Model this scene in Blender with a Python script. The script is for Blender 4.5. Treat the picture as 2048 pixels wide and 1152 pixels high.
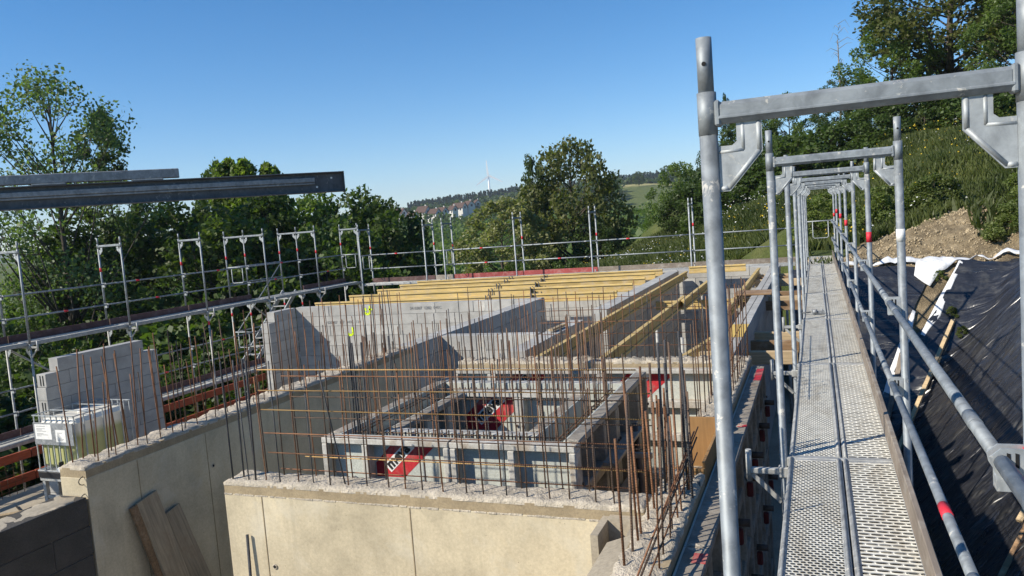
import bpy, math, random
import numpy as np
from mathutils import Vector, Matrix
random.seed(7); RNG = np.random.default_rng(7)
for _o in list(bpy.data.objects): bpy.data.objects.remove(_o)
SC = bpy.context.scene
COL = SC.collection
R_ = math.radians

# ------------------------------------------------------------------ camera
YAW, PITCH, ROLL, FPX, CAMZ = 0.3773, 0.0862, 0.0768, 1554.7, 1.674
cd = bpy.data.cameras.new('camera'); cam = bpy.data.objects.new('camera', cd); COL.objects.link(cam)
cd.sensor_fit = 'HORIZONTAL'; cd.sensor_width = 36.0; cd.lens = 36.0 * FPX / 2048.0
cd.clip_start = 0.05; cd.clip_end = 12000
_f = Vector((-math.sin(YAW) * math.cos(PITCH), math.cos(YAW) * math.cos(PITCH), -math.sin(PITCH)))
_r0 = Vector((math.cos(YAW), math.sin(YAW), 0)); _d0 = _f.cross(_r0)
_r = math.cos(ROLL) * _r0 + math.sin(ROLL) * _d0
_d = -math.sin(ROLL) * _r0 + math.cos(ROLL) * _d0
M = Matrix(((_r.x, -_d.x, -_f.x, 0), (_r.y, -_d.y, -_f.y, 0), (_r.z, -_d.z, -_f.z, CAMZ), (0, 0, 0, 1)))
cam.matrix_world = M
SC.camera = cam

# ------------------------------------------------------------------ sky, sun, exposure
SUN_EL, SUN_AZ = R_(35.5), R_(227.8)         # azimuth clockwise from +Y
w = bpy.data.worlds.new('World'); SC.world = w; w.use_nodes = True
wn = w.node_tree.nodes; wl = w.node_tree.links
for n in list(wn): wn.remove(n)
sky = wn.new('ShaderNodeTexSky'); sky.sky_type = 'NISHITA'; sky.sun_disc = False
sky.sun_elevation = SUN_EL; sky.sun_rotation = SUN_AZ
sky.altitude = 1500; sky.air_density = 1.0; sky.dust_density = 0.0; sky.ozone_density = 3.0
bg = wn.new('ShaderNodeBackground'); bg.inputs[1].default_value = 0.115
out = wn.new('ShaderNodeOutputWorld')
hs = wn.new('ShaderNodeHueSaturation'); hs.inputs['Saturation'].default_value = 1.36
wl.new(sky.outputs[0], hs.inputs['Color']); wl.new(hs.outputs[0], bg.inputs[0]); wl.new(bg.outputs[0], out.inputs[0])
sd = bpy.data.lights.new('sun', 'SUN'); sun = bpy.data.objects.new('sun', sd); COL.objects.link(sun)
sd.energy = 5.0; sd.angle = R_(0.53); sd.color = (1.0, 0.925, 0.79)
sdir = Vector((math.sin(SUN_AZ) * math.cos(SUN_EL), math.cos(SUN_AZ) * math.cos(SUN_EL), math.sin(SUN_EL)))
sun.rotation_euler = sdir.to_track_quat('Z', 'Y').to_euler(); sun.location = (-10, -10, 30)
vs = SC.view_settings; vs.view_transform = 'Standard'; vs.look = 'None'; vs.gamma = 1.0; vs.use_curve_mapping = False
vs.exposure = 0.43
SC.cycles.max_bounces = 6; SC.cycles.transparent_max_bounces = 12
SC.cycles.diffuse_bounces = 3; SC.cycles.glossy_bounces = 3

# ------------------------------------------------------------------ helpers
class MB:
    """collects shapes for one mesh"""
    def __init__(s): s.v = []; s.f = []; s.s = []
    def add(s, vs_, fs, smooth=False):
        b = len(s.v); s.v += [tuple(q) for q in vs_]
        for f in fs: s.f.append([b + i for i in f]); s.s.append(smooth)
        return s
    def box(s, x0, x1, y0, y1, z0, z1):
        return s.add([(x0,y0,z0),(x1,y0,z0),(x1,y1,z0),(x0,y1,z0),(x0,y0,z1),(x1,y0,z1),(x1,y1,z1),(x0,y1,z1)],
                     [(3,2,1,0),(4,5,6,7),(0,1,5,4),(1,2,6,5),(2,3,7,6),(3,0,4,7)])
    def cbox(s, x0, x1, y0, y1, z0, z1, c=0.006):
        """box with chamfered edges"""
        X = (x0, x1); Y = (y0, y1); Z = (z0, z1); vs_ = []; idx = {}
        for i in (0, 1):
            for j in (0, 1):
                for k in (0, 1):
                    sx, sy, sz = (1 - 2*i)*c, (1 - 2*j)*c, (1 - 2*k)*c
                    for a, p in enumerate(((X[i], Y[j]+sy, Z[k]+sz), (X[i]+sx, Y[j], Z[k]+sz), (X[i]+sx, Y[j]+sy, Z[k]))):
                        idx[(i,j,k,a)] = len(vs_); vs_.append(p)
        fs = []
        for i in (0, 1):
            fs.append([idx[(i,j,k,0)] for j,k in ((0,0),(1,0),(1,1),(0,1))][::(1 if i else -1)])
            fs.append([idx[(j,i,k,1)] for j,k in ((0,0),(1,0),(1,1),(0,1))][::(-1 if i else 1)])
            fs.append([idx[(j,k,i,2)] for j,k in ((0,0),(1,0),(1,1),(0,1))][::(1 if i else -1)])
        for p in (0, 1):
            for q in (0, 1):
                fs.append([idx[(0,p,q,1)], idx[(1,p,q,1)], idx[(1,p,q,2)], idx[(0,p,q,2)]])
                fs.append([idx[(p,0,q,0)], idx[(p,1,q,0)], idx[(p,1,q,2)], idx[(p,0,q,2)]])
                fs.append([idx[(p,q,0,0)], idx[(p,q,1,0)], idx[(p,q,1,1)], idx[(p,q,0,1)]])
                for r in (0, 1): fs.append([idx[(p,q,r,0)], idx[(p,q,r,1)], idx[(p,q,r,2)]])
        return s.add(vs_, fs)
    def beam(s, p0, p1, w_, h, up=(0, 0, 1)):
        """rectangular bar between two points"""
        p0 = Vector(p0); p1 = Vector(p1); d = (p1 - p0).normalized(); u = Vector(up)
        if abs(d.dot(u)) > 0.98: u = Vector((1, 0, 0))
        a = d.cross(u).normalized(); b = a.cross(d).normalized()
        vs_ = [p + a*sx*w_/2 + b*sy*h/2 for p in (p0, p1) for sx, sy in ((-1,-1),(1,-1),(1,1),(-1,1))]
        return s.add(vs_, [(3,2,1,0),(4,5,6,7),(0,1,5,4),(1,2,6,5),(2,3,7,6),(3,0,4,7)])
    def tube(s, p0, p1, r, n=8, r1=None, caps=True):
        return s.path([p0, p1], r, n, r1, caps)
    def path(s, pts, r, n=8, r1=None, caps=True):
        pts = [Vector(p) for p in pts]; m = len(pts); rings = []
        prev = None
        for i, p in enumerate(pts):
            d = (pts[min(i+1, m-1)] - pts[max(i-1, 0)]).normalized()
            if prev is None:
                u = Vector((0, 0, 1)) if abs(d.z) < 0.9 else Vector((1, 0, 0))
                a = d.cross(u).normalized()
            else:
                a = (prev - d*prev.dot(d)).normalized()
            prev = a; b = d.cross(a)
            rr = (r if r1 is None else r + (r1 - r)*i/(m - 1)) if not isinstance(r, (list, tuple)) else r[i]
            rings.append([p + (a*math.cos(2*math.pi*k/n) + b*math.sin(2*math.pi*k/n))*rr for k in range(n)])
        base = len(s.v)
        for ring in rings: s.v += [tuple(q) for q in ring]
        for i in range(m - 1):
            for k in range(n):
                k2 = (k+1) % n
                s.f.append([base+i*n+k, base+i*n+k2, base+(i+1)*n+k2, base+(i+1)*n+k]); s.s.append(True)
        if caps:
            s.f.append([base+k for k in range(n)][::-1]); s.s.append(False)
            s.f.append([base+(m-1)*n+k for k in range(n)]); s.s.append(False)
        return s
    def prism(s, poly, axis, a, b):
        """extrude a 2-D polygon along an axis: x -> (y,z), y -> (x,z), z -> (x,y)"""
        def P(p, t):
            return {'x': (t, p[0], p[1]), 'y': (p[0], t, p[1]), 'z': (p[0], p[1], t)}[axis]
        n = len(poly)
        vs_ = [P(p, a) for p in poly] + [P(p, b) for p in poly]
        fs = [list(range(n))[::-1], list(range(n, 2*n))] + [[i, (i+1) % n, n+(i+1) % n, n+i] for i in range(n)]
        return s.add(vs_, fs)
    def mesh(s, name='mesh'):
        me = bpy.data.meshes.new(name); me.from_pydata(s.v, [], s.f)
        me.polygons.foreach_set('use_smooth', s.s); me.update()
        import bmesh
        bm = bmesh.new(); bm.from_mesh(me); bmesh.ops.recalc_face_normals(bm, faces=bm.faces); bm.to_mesh(me); bm.free()
        return me

def quick_mesh(name, V, F, smooth=False):
    """numpy verts (n,3), faces (m,k) -> mesh"""
    me = bpy.data.meshes.new(name); V = np.asarray(V, np.float32); F = np.asarray(F, np.int32); k = F.shape[1]
    me.vertices.add(len(V)); me.vertices.foreach_set('co', V.ravel())
    me.loops.add(F.size); me.loops.foreach_set('vertex_index', F.ravel())
    me.polygons.add(len(F)); me.polygons.foreach_set('loop_start', np.arange(0, F.size, k, dtype=np.int32))
    me.polygons.foreach_set('loop_total', np.full(len(F), k, np.int32))
    if smooth: me.polygons.foreach_set('use_smooth', np.ones(len(F), bool))
    me.update(calc_edges=True); me.validate()
    return me

def obj(name, m, mat=None, parent=None, loc=None, rot=None, label=None):
    me = m.mesh(name) if isinstance(m, MB) else m
    if mat is not None and len(me.materials) == 0: me.materials.append(mat)
    o = bpy.data.objects.new(name, me); COL.objects.link(o)
    if parent is not None: o.parent = parent
    if loc is not None: o.location = loc
    if rot is not None: o.rotation_euler = rot
    if label: o['label'] = label
    return o

def tag(o, label=None, cat=None, group=None, kind=None):
    if label: o['label'] = label
    if cat: o['category'] = cat
    if group: o['group'] = group
    if kind: o['kind'] = kind
    return o

def thing(name, label, cat, loc=(0, 0, 0), rz=0.0, group=None):
    o = bpy.data.objects.new(name, None); COL.objects.link(o); o.empty_display_size = 0.2
    o.location = loc; o.rotation_euler = (0, 0, rz)
    return tag(o, label, cat, group)

def structure(o): o['kind'] = 'structure'; return o

def copy_tree(o, parent=None):
    c = o.copy(); COL.objects.link(c)
    if parent is not None: c.parent = parent
    for ch in o.children: copy_tree(ch, c)
    return c

def pix(px, py, zc):
    """world point along the bearing of a spot measured on the photograph (2048 wide), zc metres deep"""
    return M @ Vector(((px - 1024)/FPX*zc, (576 - py)/FPX*zc, -zc))
_cache = {}
def cached(key, fn):
    if key not in _cache: _cache[key] = fn()
    return _cache[key]

def jit(a): return random.uniform(-a, a)
# ------------------------------------------------------------------ materials
class NT:
    def __init__(s, name):
        s.m = bpy.data.materials.new(name); s.m.use_nodes = True; s.t = s.m.node_tree
        s.n = s.t.nodes; s.l = s.t.links
        for q in list(s.n): s.n.remove(q)
        s.o = s.n.new('ShaderNodeOutputMaterial'); s.p = s.n.new('ShaderNodeBsdfPrincipled')
        s.l.new(s.p.outputs[0], s.o.inputs[0])
    def val(s, sock, v):
        if isinstance(v, bpy.types.NodeSocket): s.l.new(v, sock)
        elif isinstance(v, (tuple, list)) and len(v) == 3 and sock.type == 'RGBA': sock.default_value = (*v, 1)
        else: sock.default_value = v
    def pos(s): return s.n.new('ShaderNodeNewGeometry').outputs['Position']
    def oc(s): return s.n.new('ShaderNodeTexCoord').outputs['Object']
    def rnd(s): return s.n.new('ShaderNodeObjectInfo').outputs['Random']
    def mapp(s, vec, scale=(1, 1, 1), rot=(0, 0, 0), loc=(0, 0, 0)):
        q = s.n.new('ShaderNodeMapping'); s.l.new(vec, q.inputs[0]); q.inputs['Scale'].default_value = scale
        q.inputs['Rotation'].default_value = rot; s.val(q.inputs['Location'], loc); return q.outputs[0]
    def shifted(s):
        """object coordinates moved by a random amount for each object"""
        a = s.vmath('MULTIPLY', s.comb(s.rnd(), s.rnd(), s.rnd()), (37.0, 71.0, 113.0)); return s.vmath('ADD', s.oc(), a)
    def comb(s, x, y, z):
        q = s.n.new('ShaderNodeCombineXYZ')
        for i, v in enumerate((x, y, z)): s.val(q.inputs[i], v)
        return q.outputs[0]
    def sep(s, v):
        q = s.n.new('ShaderNodeSeparateXYZ'); s.l.new(v, q.inputs[0]); return q.outputs
    def vmath(s, op, a, b=None):
        q = s.n.new('ShaderNodeVectorMath'); q.operation = op; s.val(q.inputs[0], a)
        if b is not None: s.val(q.inputs[1], b)
        return q.outputs[0]
    def math(s, op, a, b=None, c=None):
        q = s.n.new('ShaderNodeMath'); q.operation = op; s.val(q.inputs[0], a)
        if b is not None: s.val(q.inputs[1], b)
        if c is not None: s.val(q.inputs[2], c)
        return q.outputs[0]
    def noise(s, vec, scale, detail=4, rough=0.55, dist=0.0):
        q = s.n.new('ShaderNodeTexNoise'); s.l.new(vec, q.inputs['Vector']); q.inputs['Scale'].default_value = scale
        q.inputs['Detail'].default_value = detail; q.inputs['Roughness'].default_value = rough
        q.inputs['Distortion'].default_value = dist; return q.outputs[0]
    def voro(s, vec, scale, feat='F1'):
        q = s.n.new('ShaderNodeTexVoronoi'); q.feature = feat; s.l.new(vec, q.inputs['Vector']); q.inputs['Scale'].default_value = scale
        return q.outputs[0]
    def ramp(s, fac, stops, interp='LINEAR'):
        q = s.n.new('ShaderNodeValToRGB'); s.l.new(fac, q.inputs[0]); r = q.color_ramp; r.interpolation = interp
        while len(r.elements) < len(stops): r.elements.new(0.5)
        for e, (p, c) in zip(r.elements, stops):
            e.position = p; e.color = (*c, 1) if isinstance(c, (tuple, list)) else (c, c, c, 1)
        return q.outputs[0]
    def mix(s, fac, a, b, mode='MIX'):
        q = s.n.new('ShaderNodeMix'); q.data_type = 'RGBA'; q.blend_type = mode
        s.val(q.inputs[0], fac); s.val(q.inputs[6], a); s.val(q.inputs[7], b); return q.outputs[2]
    def bump(s, h, strength=0.3, dist=0.01):
        q = s.n.new('ShaderNodeBump'); s.l.new(h, q.inputs['Height']); q.inputs['Strength'].default_value = strength
        q.inputs['Distance'].default_value = dist; s.l.new(q.outputs[0], s.p.inputs['Normal']); return q
    def fin(s, col=None, rough=None, metal=None, spec=None):
        if col is not None: s.val(s.p.inputs['Base Color'], col)
        if rough is not None: s.val(s.p.inputs['Roughness'], rough)
        if metal is not None: s.val(s.p.inputs['Metallic'], metal)
        if spec is not None: s.val(s.p.inputs['Specular IOR Level'], spec)
        return s.m

def grade(c, k): return tuple(min(1, x*k) for x in c)

def m_mottled(name, base, var=0.25, scale=3.0, fine=60.0, bump=0.25, rough=0.9, world=True, stain=None, bdist=0.004):
    t = NT(name); v = t.pos() if world else t.shifted()
    n1 = t.noise(v, scale, 5); n2 = t.noise(v, fine, 3, 0.7)
    c = t.ramp(n1, [(0.3, grade(base, 1 - var)), (0.7, grade(base, 1 + var))])
    c = t.mix(0.45, c, t.ramp(n2, [(0.3, 0.55), (0.7, 1.35)]), 'MULTIPLY')
    if stain:
        n3 = t.noise(v, scale*0.45, 6, 0.65, 0.6); c = t.mix(t.ramp(n3, [(0.52, 0.0), (0.68, 0.85)]), c, stain)
    t.bump(n2, bump, bdist)
    return t.fin(c, rough, 0, 0.3)

def m_wood(name, base, dark=0.55, along='y', rough=0.75, world=False, stain=None, amt=0.5):
    t = NT(name); v = t.shifted()
    sc = {'x': (1.2, 22, 22), 'y': (22, 1.2, 22), 'z': (22, 22, 1.2)}[along]
    g = t.noise(t.mapp(v, sc), 2.2, 6, 0.65, 0.4); big = t.noise(v, 2.5, 4)
    c = t.ramp(g, [(0.28, grade(base, dark)), (0.62, base), (0.85, grade(base, 1.2))])
    c = t.mix(0.6, c, t.ramp(big, [(0.3, 0.7), (0.7, 1.2)]), 'MULTIPLY')
    br = t.math('MULTIPLY_ADD', t.rnd(), 0.4, 0.8); c = t.mix(1.0, c, t.comb(br, br, br), 'MULTIPLY')
    if stain: c = t.mix(t.ramp(t.noise(v, 5, 6, 0.7), [(0.5, 0.0), (0.66, amt)]), c, stain)
    t.bump(g, 0.35, 0.004); return t.fin(c, rough, 0, 0.3)

def m_galv(name, base=(0.48, 0.50, 0.52), spots=0.7, metal=0.75):
    t = NT(name); v = t.shifted()
    cell = t.voro(t.mapp(v, (1, 1, 0.55)), 30); n = t.noise(v, 12, 6, 0.7, 0.5); splat = t.noise(v, 17, 6, 0.72, 0.4)
    c = t.ramp(n, [(0.3, grade(base, 0.62)), (0.55, base), (0.75, grade(base, 1.3))])
    c = t.mix(0.35, c, t.ramp(cell, [(0.0, 0.65), (0.6, 1.3)]), 'MULTIPLY')
    sp = t.ramp(splat, [(0.60, 0.0), (0.645, spots)])
    c = t.mix(sp, c, (0.56, 0.53, 0.47))
    t.val(t.p.inputs['Metallic'], t.math('MULTIPLY', t.math('SUBTRACT', 1.0, sp), metal))
    t.bump(splat, 0.15, 0.002)
    return t.fin(c, t.math('MULTIPLY_ADD', n, 0.35, 0.42))

def m_rust(name, a, b, c_, ribs=140.0):
    t = NT(name); v = t.shifted(); n = t.noise(v, 7, 5, 0.7)
    c = t.ramp(n, [(0.3, a), (0.55, b), (0.75, c_)])
    br = t.math('MULTIPLY_ADD', t.rnd(), 0.7, 0.65); c = t.mix(1.0, c, t.comb(br, br, br), 'MULTIPLY')
    z = t.sep(t.oc())[2]; h = t.math('SINE', t.math('MULTIPLY', z, ribs*3.0)); t.bump(h, 0.5, 0.002)
    return t.fin(c, 0.8, 0.1, 0.3)

def m_leaf(name, a, b, trans=0.35, scale=0.5):
    t = NT(name); v = t.oc(); n = t.noise(v, scale, 3); n2 = t.noise(v, 7.0, 2)
    c = t.ramp(n, [(0.3, a), (0.7, b)])
    c = t.mix(0.7, c, t.ramp(n2, [(0.25, 0.6), (0.75, 1.4)]), 'MULTIPLY')
    br = t.math('MULTIPLY_ADD', t.rnd(), 0.4, 0.8); c = t.mix(1.0, c, t.comb(br, br, br), 'MULTIPLY')
    t.fin(c, 0.5, 0, 0.35)
    tr = t.n.new('ShaderNodeBsdfTranslucent'); t.l.new(t.mix(1.0, c, (1.3, 1.5, 0.5), 'MULTIPLY'), tr.inputs[0])
    mx = t.n.new('ShaderNodeMixShader'); mx.inputs[0].default_value = trans
    t.l.new(t.p.outputs[0], mx.inputs[1]); t.l.new(tr.outputs[0], mx.inputs[2]); t.l.new(mx.outputs[0], t.o.inputs[0])
    return t.m

def m_perf(name, px, py, a, b):
    """galvanised deck sheet pierced by staggered slots (real holes: transparent)"""
    t = NT(name); s = t.sep(t.oc())
    n = t.noise(t.shifted(), 11, 5, 0.65); v = t.math('DIVIDE', s[1], py); u0 = t.math('DIVIDE', s[0], px)
    row = t.math('FLOOR', v); u = t.math('ADD', u0, t.math('MULTIPLY', t.math('FLOORED_MODULO', row, 2.0), 0.5))
    fu = t.math('SUBTRACT', t.math('FRACT', u), 0.5); fv = t.math('SUBTRACT', t.math('FRACT', v), 0.5)
    d = t.math('ADD', t.math('POWER', t.math('ABSOLUTE', t.math('DIVIDE', fu, a)), 4.0), t.math('POWER', t.math('ABSOLUTE', t.math('DIVIDE', fv, b)), 2.0))
    hole = t.math('LESS_THAN', d, 1.0)
    c = t.ramp(n, [(0.3, (0.50, 0.485, 0.44)), (0.55, (0.66, 0.635, 0.575)), (0.75, (0.74, 0.70, 0.62))])
    br = t.math('MULTIPLY_ADD', t.rnd(), 0.28, 0.92); c = t.mix(1.0, c, t.comb(br, br, t.math('MULTIPLY', br, 0.97)), 'MULTIPLY')
    c = t.mix(t.ramp(t.noise(t.mapp(t.shifted(), (3.0, 0.9, 1.0)), 2.2, 6, 0.7, 0.6), [(0.48, 0.0), (0.66, 0.55)]), c, (0.40, 0.35, 0.27))
    t.fin(c, 0.75, 0.0, 0.2)
    hgt = t.ramp(t.math('MULTIPLY', d, 0.25), [(0.25, 1.0), (0.75, 0.0)]); t.bump(hgt, 0.8, 0.006)
    tr = t.n.new('ShaderNodeBsdfTransparent'); mx = t.n.new('ShaderNodeMixShader'); t.l.new(hole, mx.inputs[0])
    t.l.new(t.p.outputs[0], mx.inputs[1]); t.l.new(tr.outputs[0], mx.inputs[2]); t.l.new(mx.outputs[0], t.o.inputs[0])
    return t.m

def m_flat(name, col, rough=0.5, metal=0.0, var=0.12, scale=12):
    t = NT(name); n = t.noise(t.shifted(), scale, 4, 0.6)
    return t.fin(t.ramp(n, [(0.3, grade(col, 1 - var)), (0.7, grade(col, 1 + var))]), rough, metal, 0.4)

MT = {}
def m_concrete_face(name, base):
    t = NT(name); v = t.pos(); n1 = t.noise(v, 1.6, 6, 0.6, 0.3); n2 = t.noise(v, 55, 3, 0.7); n3 = t.noise(t.mapp(v, (3.0, 3.0, 0.5)), 1.6, 4)
    c = t.ramp(n1, [(0.3, grade(base, 0.72)), (0.5, base), (0.72, grade(base, 1.2))])
    c = t.mix(0.3, c, t.ramp(n2, [(0.3, 0.6), (0.7, 1.3)]), 'MULTIPLY')
    c = t.mix(0.35, c, t.ramp(n3, [(0.3, 0.75), (0.7, 1.2)]), 'MULTIPLY')
    pits = t.voro(v, 14); pm = t.ramp(pits, [(0.03, 1.0), (0.06, 0.0)]); c = t.mix(pm, c, grade(base, 0.45))
    c = t.mix(t.ramp(t.noise(v, 0.9, 6, 0.7, 0.8), [(0.56, 0.0), (0.7, 0.5)]), c, grade((base[0]*0.95, base[1]*0.86, base[2]*0.68), 0.9))
    d = t.noise(t.mapp(v, (7.0, 7.0, 0.35)), 1.3, 5, 0.7); c = t.mix(t.ramp(d, [(0.56, 0.0), (0.72, 0.42)]), c, grade(base, 0.62))
    c = t.mix(t.ramp(t.noise(v, 2.3, 5, 0.65, 0.5), [(0.55, 0.0), (0.70, 0.38)]), c, (0.62, 0.575, 0.47))
    t.bump(n2, 0.2, 0.003); return t.fin(c, 0.85, 0, 0.3)
MT['concrete'] = m_concrete_face('cast_concrete', (0.54, 0.46, 0.32))
MT['concrete_band'] = m_mottled('concrete_band', (0.33, 0.26, 0.165), 0.2, 5, 70, 0.3)
MT['rough_top'] = m_mottled('rough_concrete', (0.48, 0.42, 0.335), 0.22, 7, 45, 1.0, 0.95, bdist=0.02)
MT['floor'] = m_mottled('floor_concrete', (0.36, 0.31, 0.235), 0.25, 1.5, 40, 0.2)
MT['block'] = m_mottled('block_concrete', (0.37, 0.36, 0.34), 0.16, 4, 110, 0.6, 0.95, world=False, bdist=0.006)
MT['block_pale'] = m_mottled('block_concrete_pale', (0.43, 0.42, 0.395), 0.14, 4, 110, 0.6, 0.95, world=False, bdist=0.006)
MT['block_dark'] = m_mottled('block_pumice', (0.088, 0.080, 0.070), 0.2, 4, 120, 1.0, 0.95, world=False, bdist=0.01)
MT['mortar'] = m_mottled('mortar', (0.48, 0.46, 0.42), 0.15, 9, 60, 0.8)
MT['joint'] = m_mottled('joint_mortar', (0.17, 0.165, 0.16), 0.15, 9, 60, 0.4)
MT['galv'] = m_galv('galvanised_steel', (0.25, 0.272, 0.288), 0.75, 0.4)
MT['galv_light'] = m_galv('galvanised_steel_pale', (0.36, 0.38, 0.39), 0.5, 0.35)
MT['galv_dull'] = m_galv('galvanised_steel_dull', (0.36, 0.36, 0.345), 0.85, 0.25)
MT['perf_small'] = m_perf('pierced_deck_small', 0.030, 0.026, 0.34, 0.27)
MT['perf_slot'] = m_perf('pierced_deck_slots', 0.058, 0.040, 0.42, 0.22)
MT['rust'] = m_rust('rebar_rust', (0.09, 0.043, 0.026), (0.215, 0.102, 0.052), (0.31, 0.175, 0.10))
MT['rust_dark'] = m_rust('rebar_brown', (0.055, 0.042, 0.036), (0.13, 0.085, 0.06), (0.20, 0.135, 0.09))
MT['rust_yellow'] = m_rust('rebar_ochre', (0.20, 0.11, 0.04), (0.38, 0.235, 0.09), (0.45, 0.31, 0.15))
MT['rebar_steel'] = m_rust('rebar_steel', (0.03, 0.032, 0.036), (0.075, 0.075, 0.08), (0.14, 0.13, 0.125))
MT['wood_yellow'] = m_wood('yellow_timber', (0.66, 0.47, 0.18), 0.62, 'x', stain=(0.47, 0.37, 0.235), amt=0.85)
MT['wood_yellow_y'] = m_wood('yellow_timber_long', (0.56, 0.41, 0.17), 0.6, 'y', stain=(0.42, 0.35, 0.22), amt=0.6)
MT['wood_pale'] = m_wood('pale_timber', (0.52, 0.39, 0.235), 0.6, 'x')
MT['wood_brown'] = m_wood('brown_timber', (0.30, 0.185, 0.10), 0.55, 'x', stain=(0.4, 0.33, 0.24))
MT['wood_grey'] = m_wood('weathered_board', (0.24, 0.195, 0.155), 0.6, 'y', stain=(0.40, 0.37, 0.32))
MT['wood_grey_x'] = m_wood('weathered_board_x', (0.36, 0.31, 0.255), 0.6, 'x', stain=(0.45, 0.42, 0.37))
MT['wood_red'] = m_wood('red_painted_board', (0.26, 0.055, 0.055), 0.7, 'y', stain=(0.35, 0.22, 0.20), amt=0.5)
MT['wood_red_x'] = m_wood('red_painted_board_x', (0.36, 0.075, 0.07), 0.75, 'x', stain=(0.42, 0.26, 0.23), amt=0.5)
MT['wood_maroon'] = m_wood('maroon_toe_board', (0.115, 0.062, 0.058), 0.7, 'y', stain=(0.2, 0.15, 0.14), amt=0.5)
MT['board_tan'] = m_wood('tan_board', (0.42, 0.325, 0.21), 0.55, 'z', stain=(0.26, 0.17, 0.10), amt=0.6)
MT['plywood'] = m_wood('plywood', (0.34, 0.19, 0.075), 0.75, 'z')
MT['orange_red'] = m_wood('red_formwork_plank', (0.33, 0.072, 0.032), 0.7, 'y', stain=(0.17, 0.07, 0.045))
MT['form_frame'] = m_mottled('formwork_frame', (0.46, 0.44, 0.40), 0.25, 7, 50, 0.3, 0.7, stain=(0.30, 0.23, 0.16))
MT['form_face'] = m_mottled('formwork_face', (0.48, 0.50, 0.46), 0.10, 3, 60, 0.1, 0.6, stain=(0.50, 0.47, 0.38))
MT['form_shaded'] = m_mottled('formwork_frame_shaded', (0.27, 0.24, 0.20), 0.3, 7, 50, 0.3, 0.75, stain=(0.22, 0.16, 0.11))  # frame colour darkened: shade of the sides turned from the sun painted in
MT['red'] = m_mottled('red_paint', (0.46, 0.028, 0.036), 0.2, 9, 60, 0.1, 0.6, stain=(0.36, 0.22, 0.18))
MT['red_shaded'] = m_flat('red_clamp_shaded', (0.10, 0.009, 0.010), 0.6, 0, 0.3)  # clamp red with the shade of the walkway side put into its colour
MT['red_mark'] = m_flat('red_band', (0.66, 0.03, 0.05), 0.55, 0, 0.15)
MT['white'] = m_flat('white_print', (0.74, 0.73, 0.70), 0.6, 0, 0.08)
MT['black_print'] = m_flat('black_print', (0.02, 0.02, 0.02), 0.6)
MT['yellow_spray'] = m_flat('yellow_spray', (0.62, 0.80, 0.02), 0.7, 0, 0.2, 30)
MT['yellow_paint'] = m_flat('yellow_coating', (0.62, 0.42, 0.11), 0.8, 0, 0.15, 20)
MT['dark_steel'] = m_galv('dark_steel', (0.10, 0.104, 0.112), 0.25, 0.3)
MT['grey_steel'] = m_galv('grey_zinc', (0.27, 0.28, 0.29), 0.5, 0.4)
MT['black_plastic'] = m_flat('black_plastic', (0.018, 0.018, 0.02), 0.4)
MT['hole'] = m_flat('opening_shade', (0.012, 0.012, 0.012), 0.9)  # near-black colour painting the shade inside holes and slots on solid pieces
MT['brace_dark'] = m_flat('brace_steel', (0.10, 0.075, 0.06), 0.7, 0.3, 0.4)
# ------------------------------------------------------------------ ground: building pit, bank, meadow hill, valley, far ridge
PTS = np.array([
 (1.1,21.2,-.2),(4.4,21.4,-.22),(-0.5,27,.1),(2.7,30,1.2),(5.4,26,0.95),(8,30,2.3),(6,33,2.9),(6,45,4.3),(8.4,40,4.2),(-2.4,45,.5),(-6.2,45,-.3),(-10.3,45,-1.3),
 (0.2,40,1.7),(10,26,2.4),(16,30,5.0),(10,15,1.4),(9,5,1.0),(20,18,5),(20,45,9),(10.6,56,7.5),(-6,30,-1.1),(-12,34,-2.8),(-18,45,-4.8),
 (-19,20,-5.6),(-18,8,-5.4),(-25,10,-7.5),(-26,28,-8),(-35,25,-11),(-35,42,-11),(-25,62,-10),(-60,60,-19),(-60,20,-19),(-10,-4,-4.5),(-10,-20,-4),
 (5,-20,0),(20,-20,4),(45,0,10),(45,40,16),(40,85,18),(3,80,5.5),(14,80,11),(-16,70,-4),(-20,95,-12),(-50,120,-21),(0,110,2),(-90,90,-24),(-90,0,-24),
 (60,120,22),(-4,60,2.2),(3,58,5.0)], float)
_near = np.linalg.norm
def near_z(x, y):
    x = np.asarray(x, float); y = np.asarray(y, float)
    num = np.zeros_like(x); den = np.zeros_like(x)
    for px, py, pz in PTS:
        wgt = 1.0 / (((x - px)**2 + (y - py)**2) + 1.5)**2.0
        num += wgt*pz; den += wgt
    return num/den
def sstep(a, b, t):
    t = np.clip((t - a)/(b - a), 0, 1); return t*t*(3 - 2*t)
def far_z(x, y):
    d = x*-0.368 + y*0.93; l = x*0.93 + y*0.368
    R = np.interp(l, [-900, -420, -270, -176, -93, 10, 120, 260, 500, 1500], [-20, -10, 4, 12, 17, 24, 26, 34, 44, 55])
    z = np.interp(d, [0, 120, 200, 250, 350, 450, 490, 530, 700, 900], [-15, -15, -12, -10, -8, -5, 0, 5, 15, 28])
    z = z + (R - 28)*sstep(380, 900, d) + np.where(d > 900, np.minimum(d - 900, 2600)*0.018, 0)
    # field and knoll up the right-hand side of the valley
    k = np.exp(-(((l - 100)/70)**2 + ((d - 600)/150)**2)); z = z + 14*k
    return z
def pit_z(x, y):
    sx = -4.6 + (x - 0.55)*1.16; sy = np.where(x > -0.7, -4.6 + (y - 16.9)*1.2, -4.6 + (y - 25.2)*0.8)
    k = 0.35; m = np.maximum(sx, sy) + k*np.exp(-np.abs(sx - sy)/k)*0.5
    return np.maximum(m, -4.6)
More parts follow.
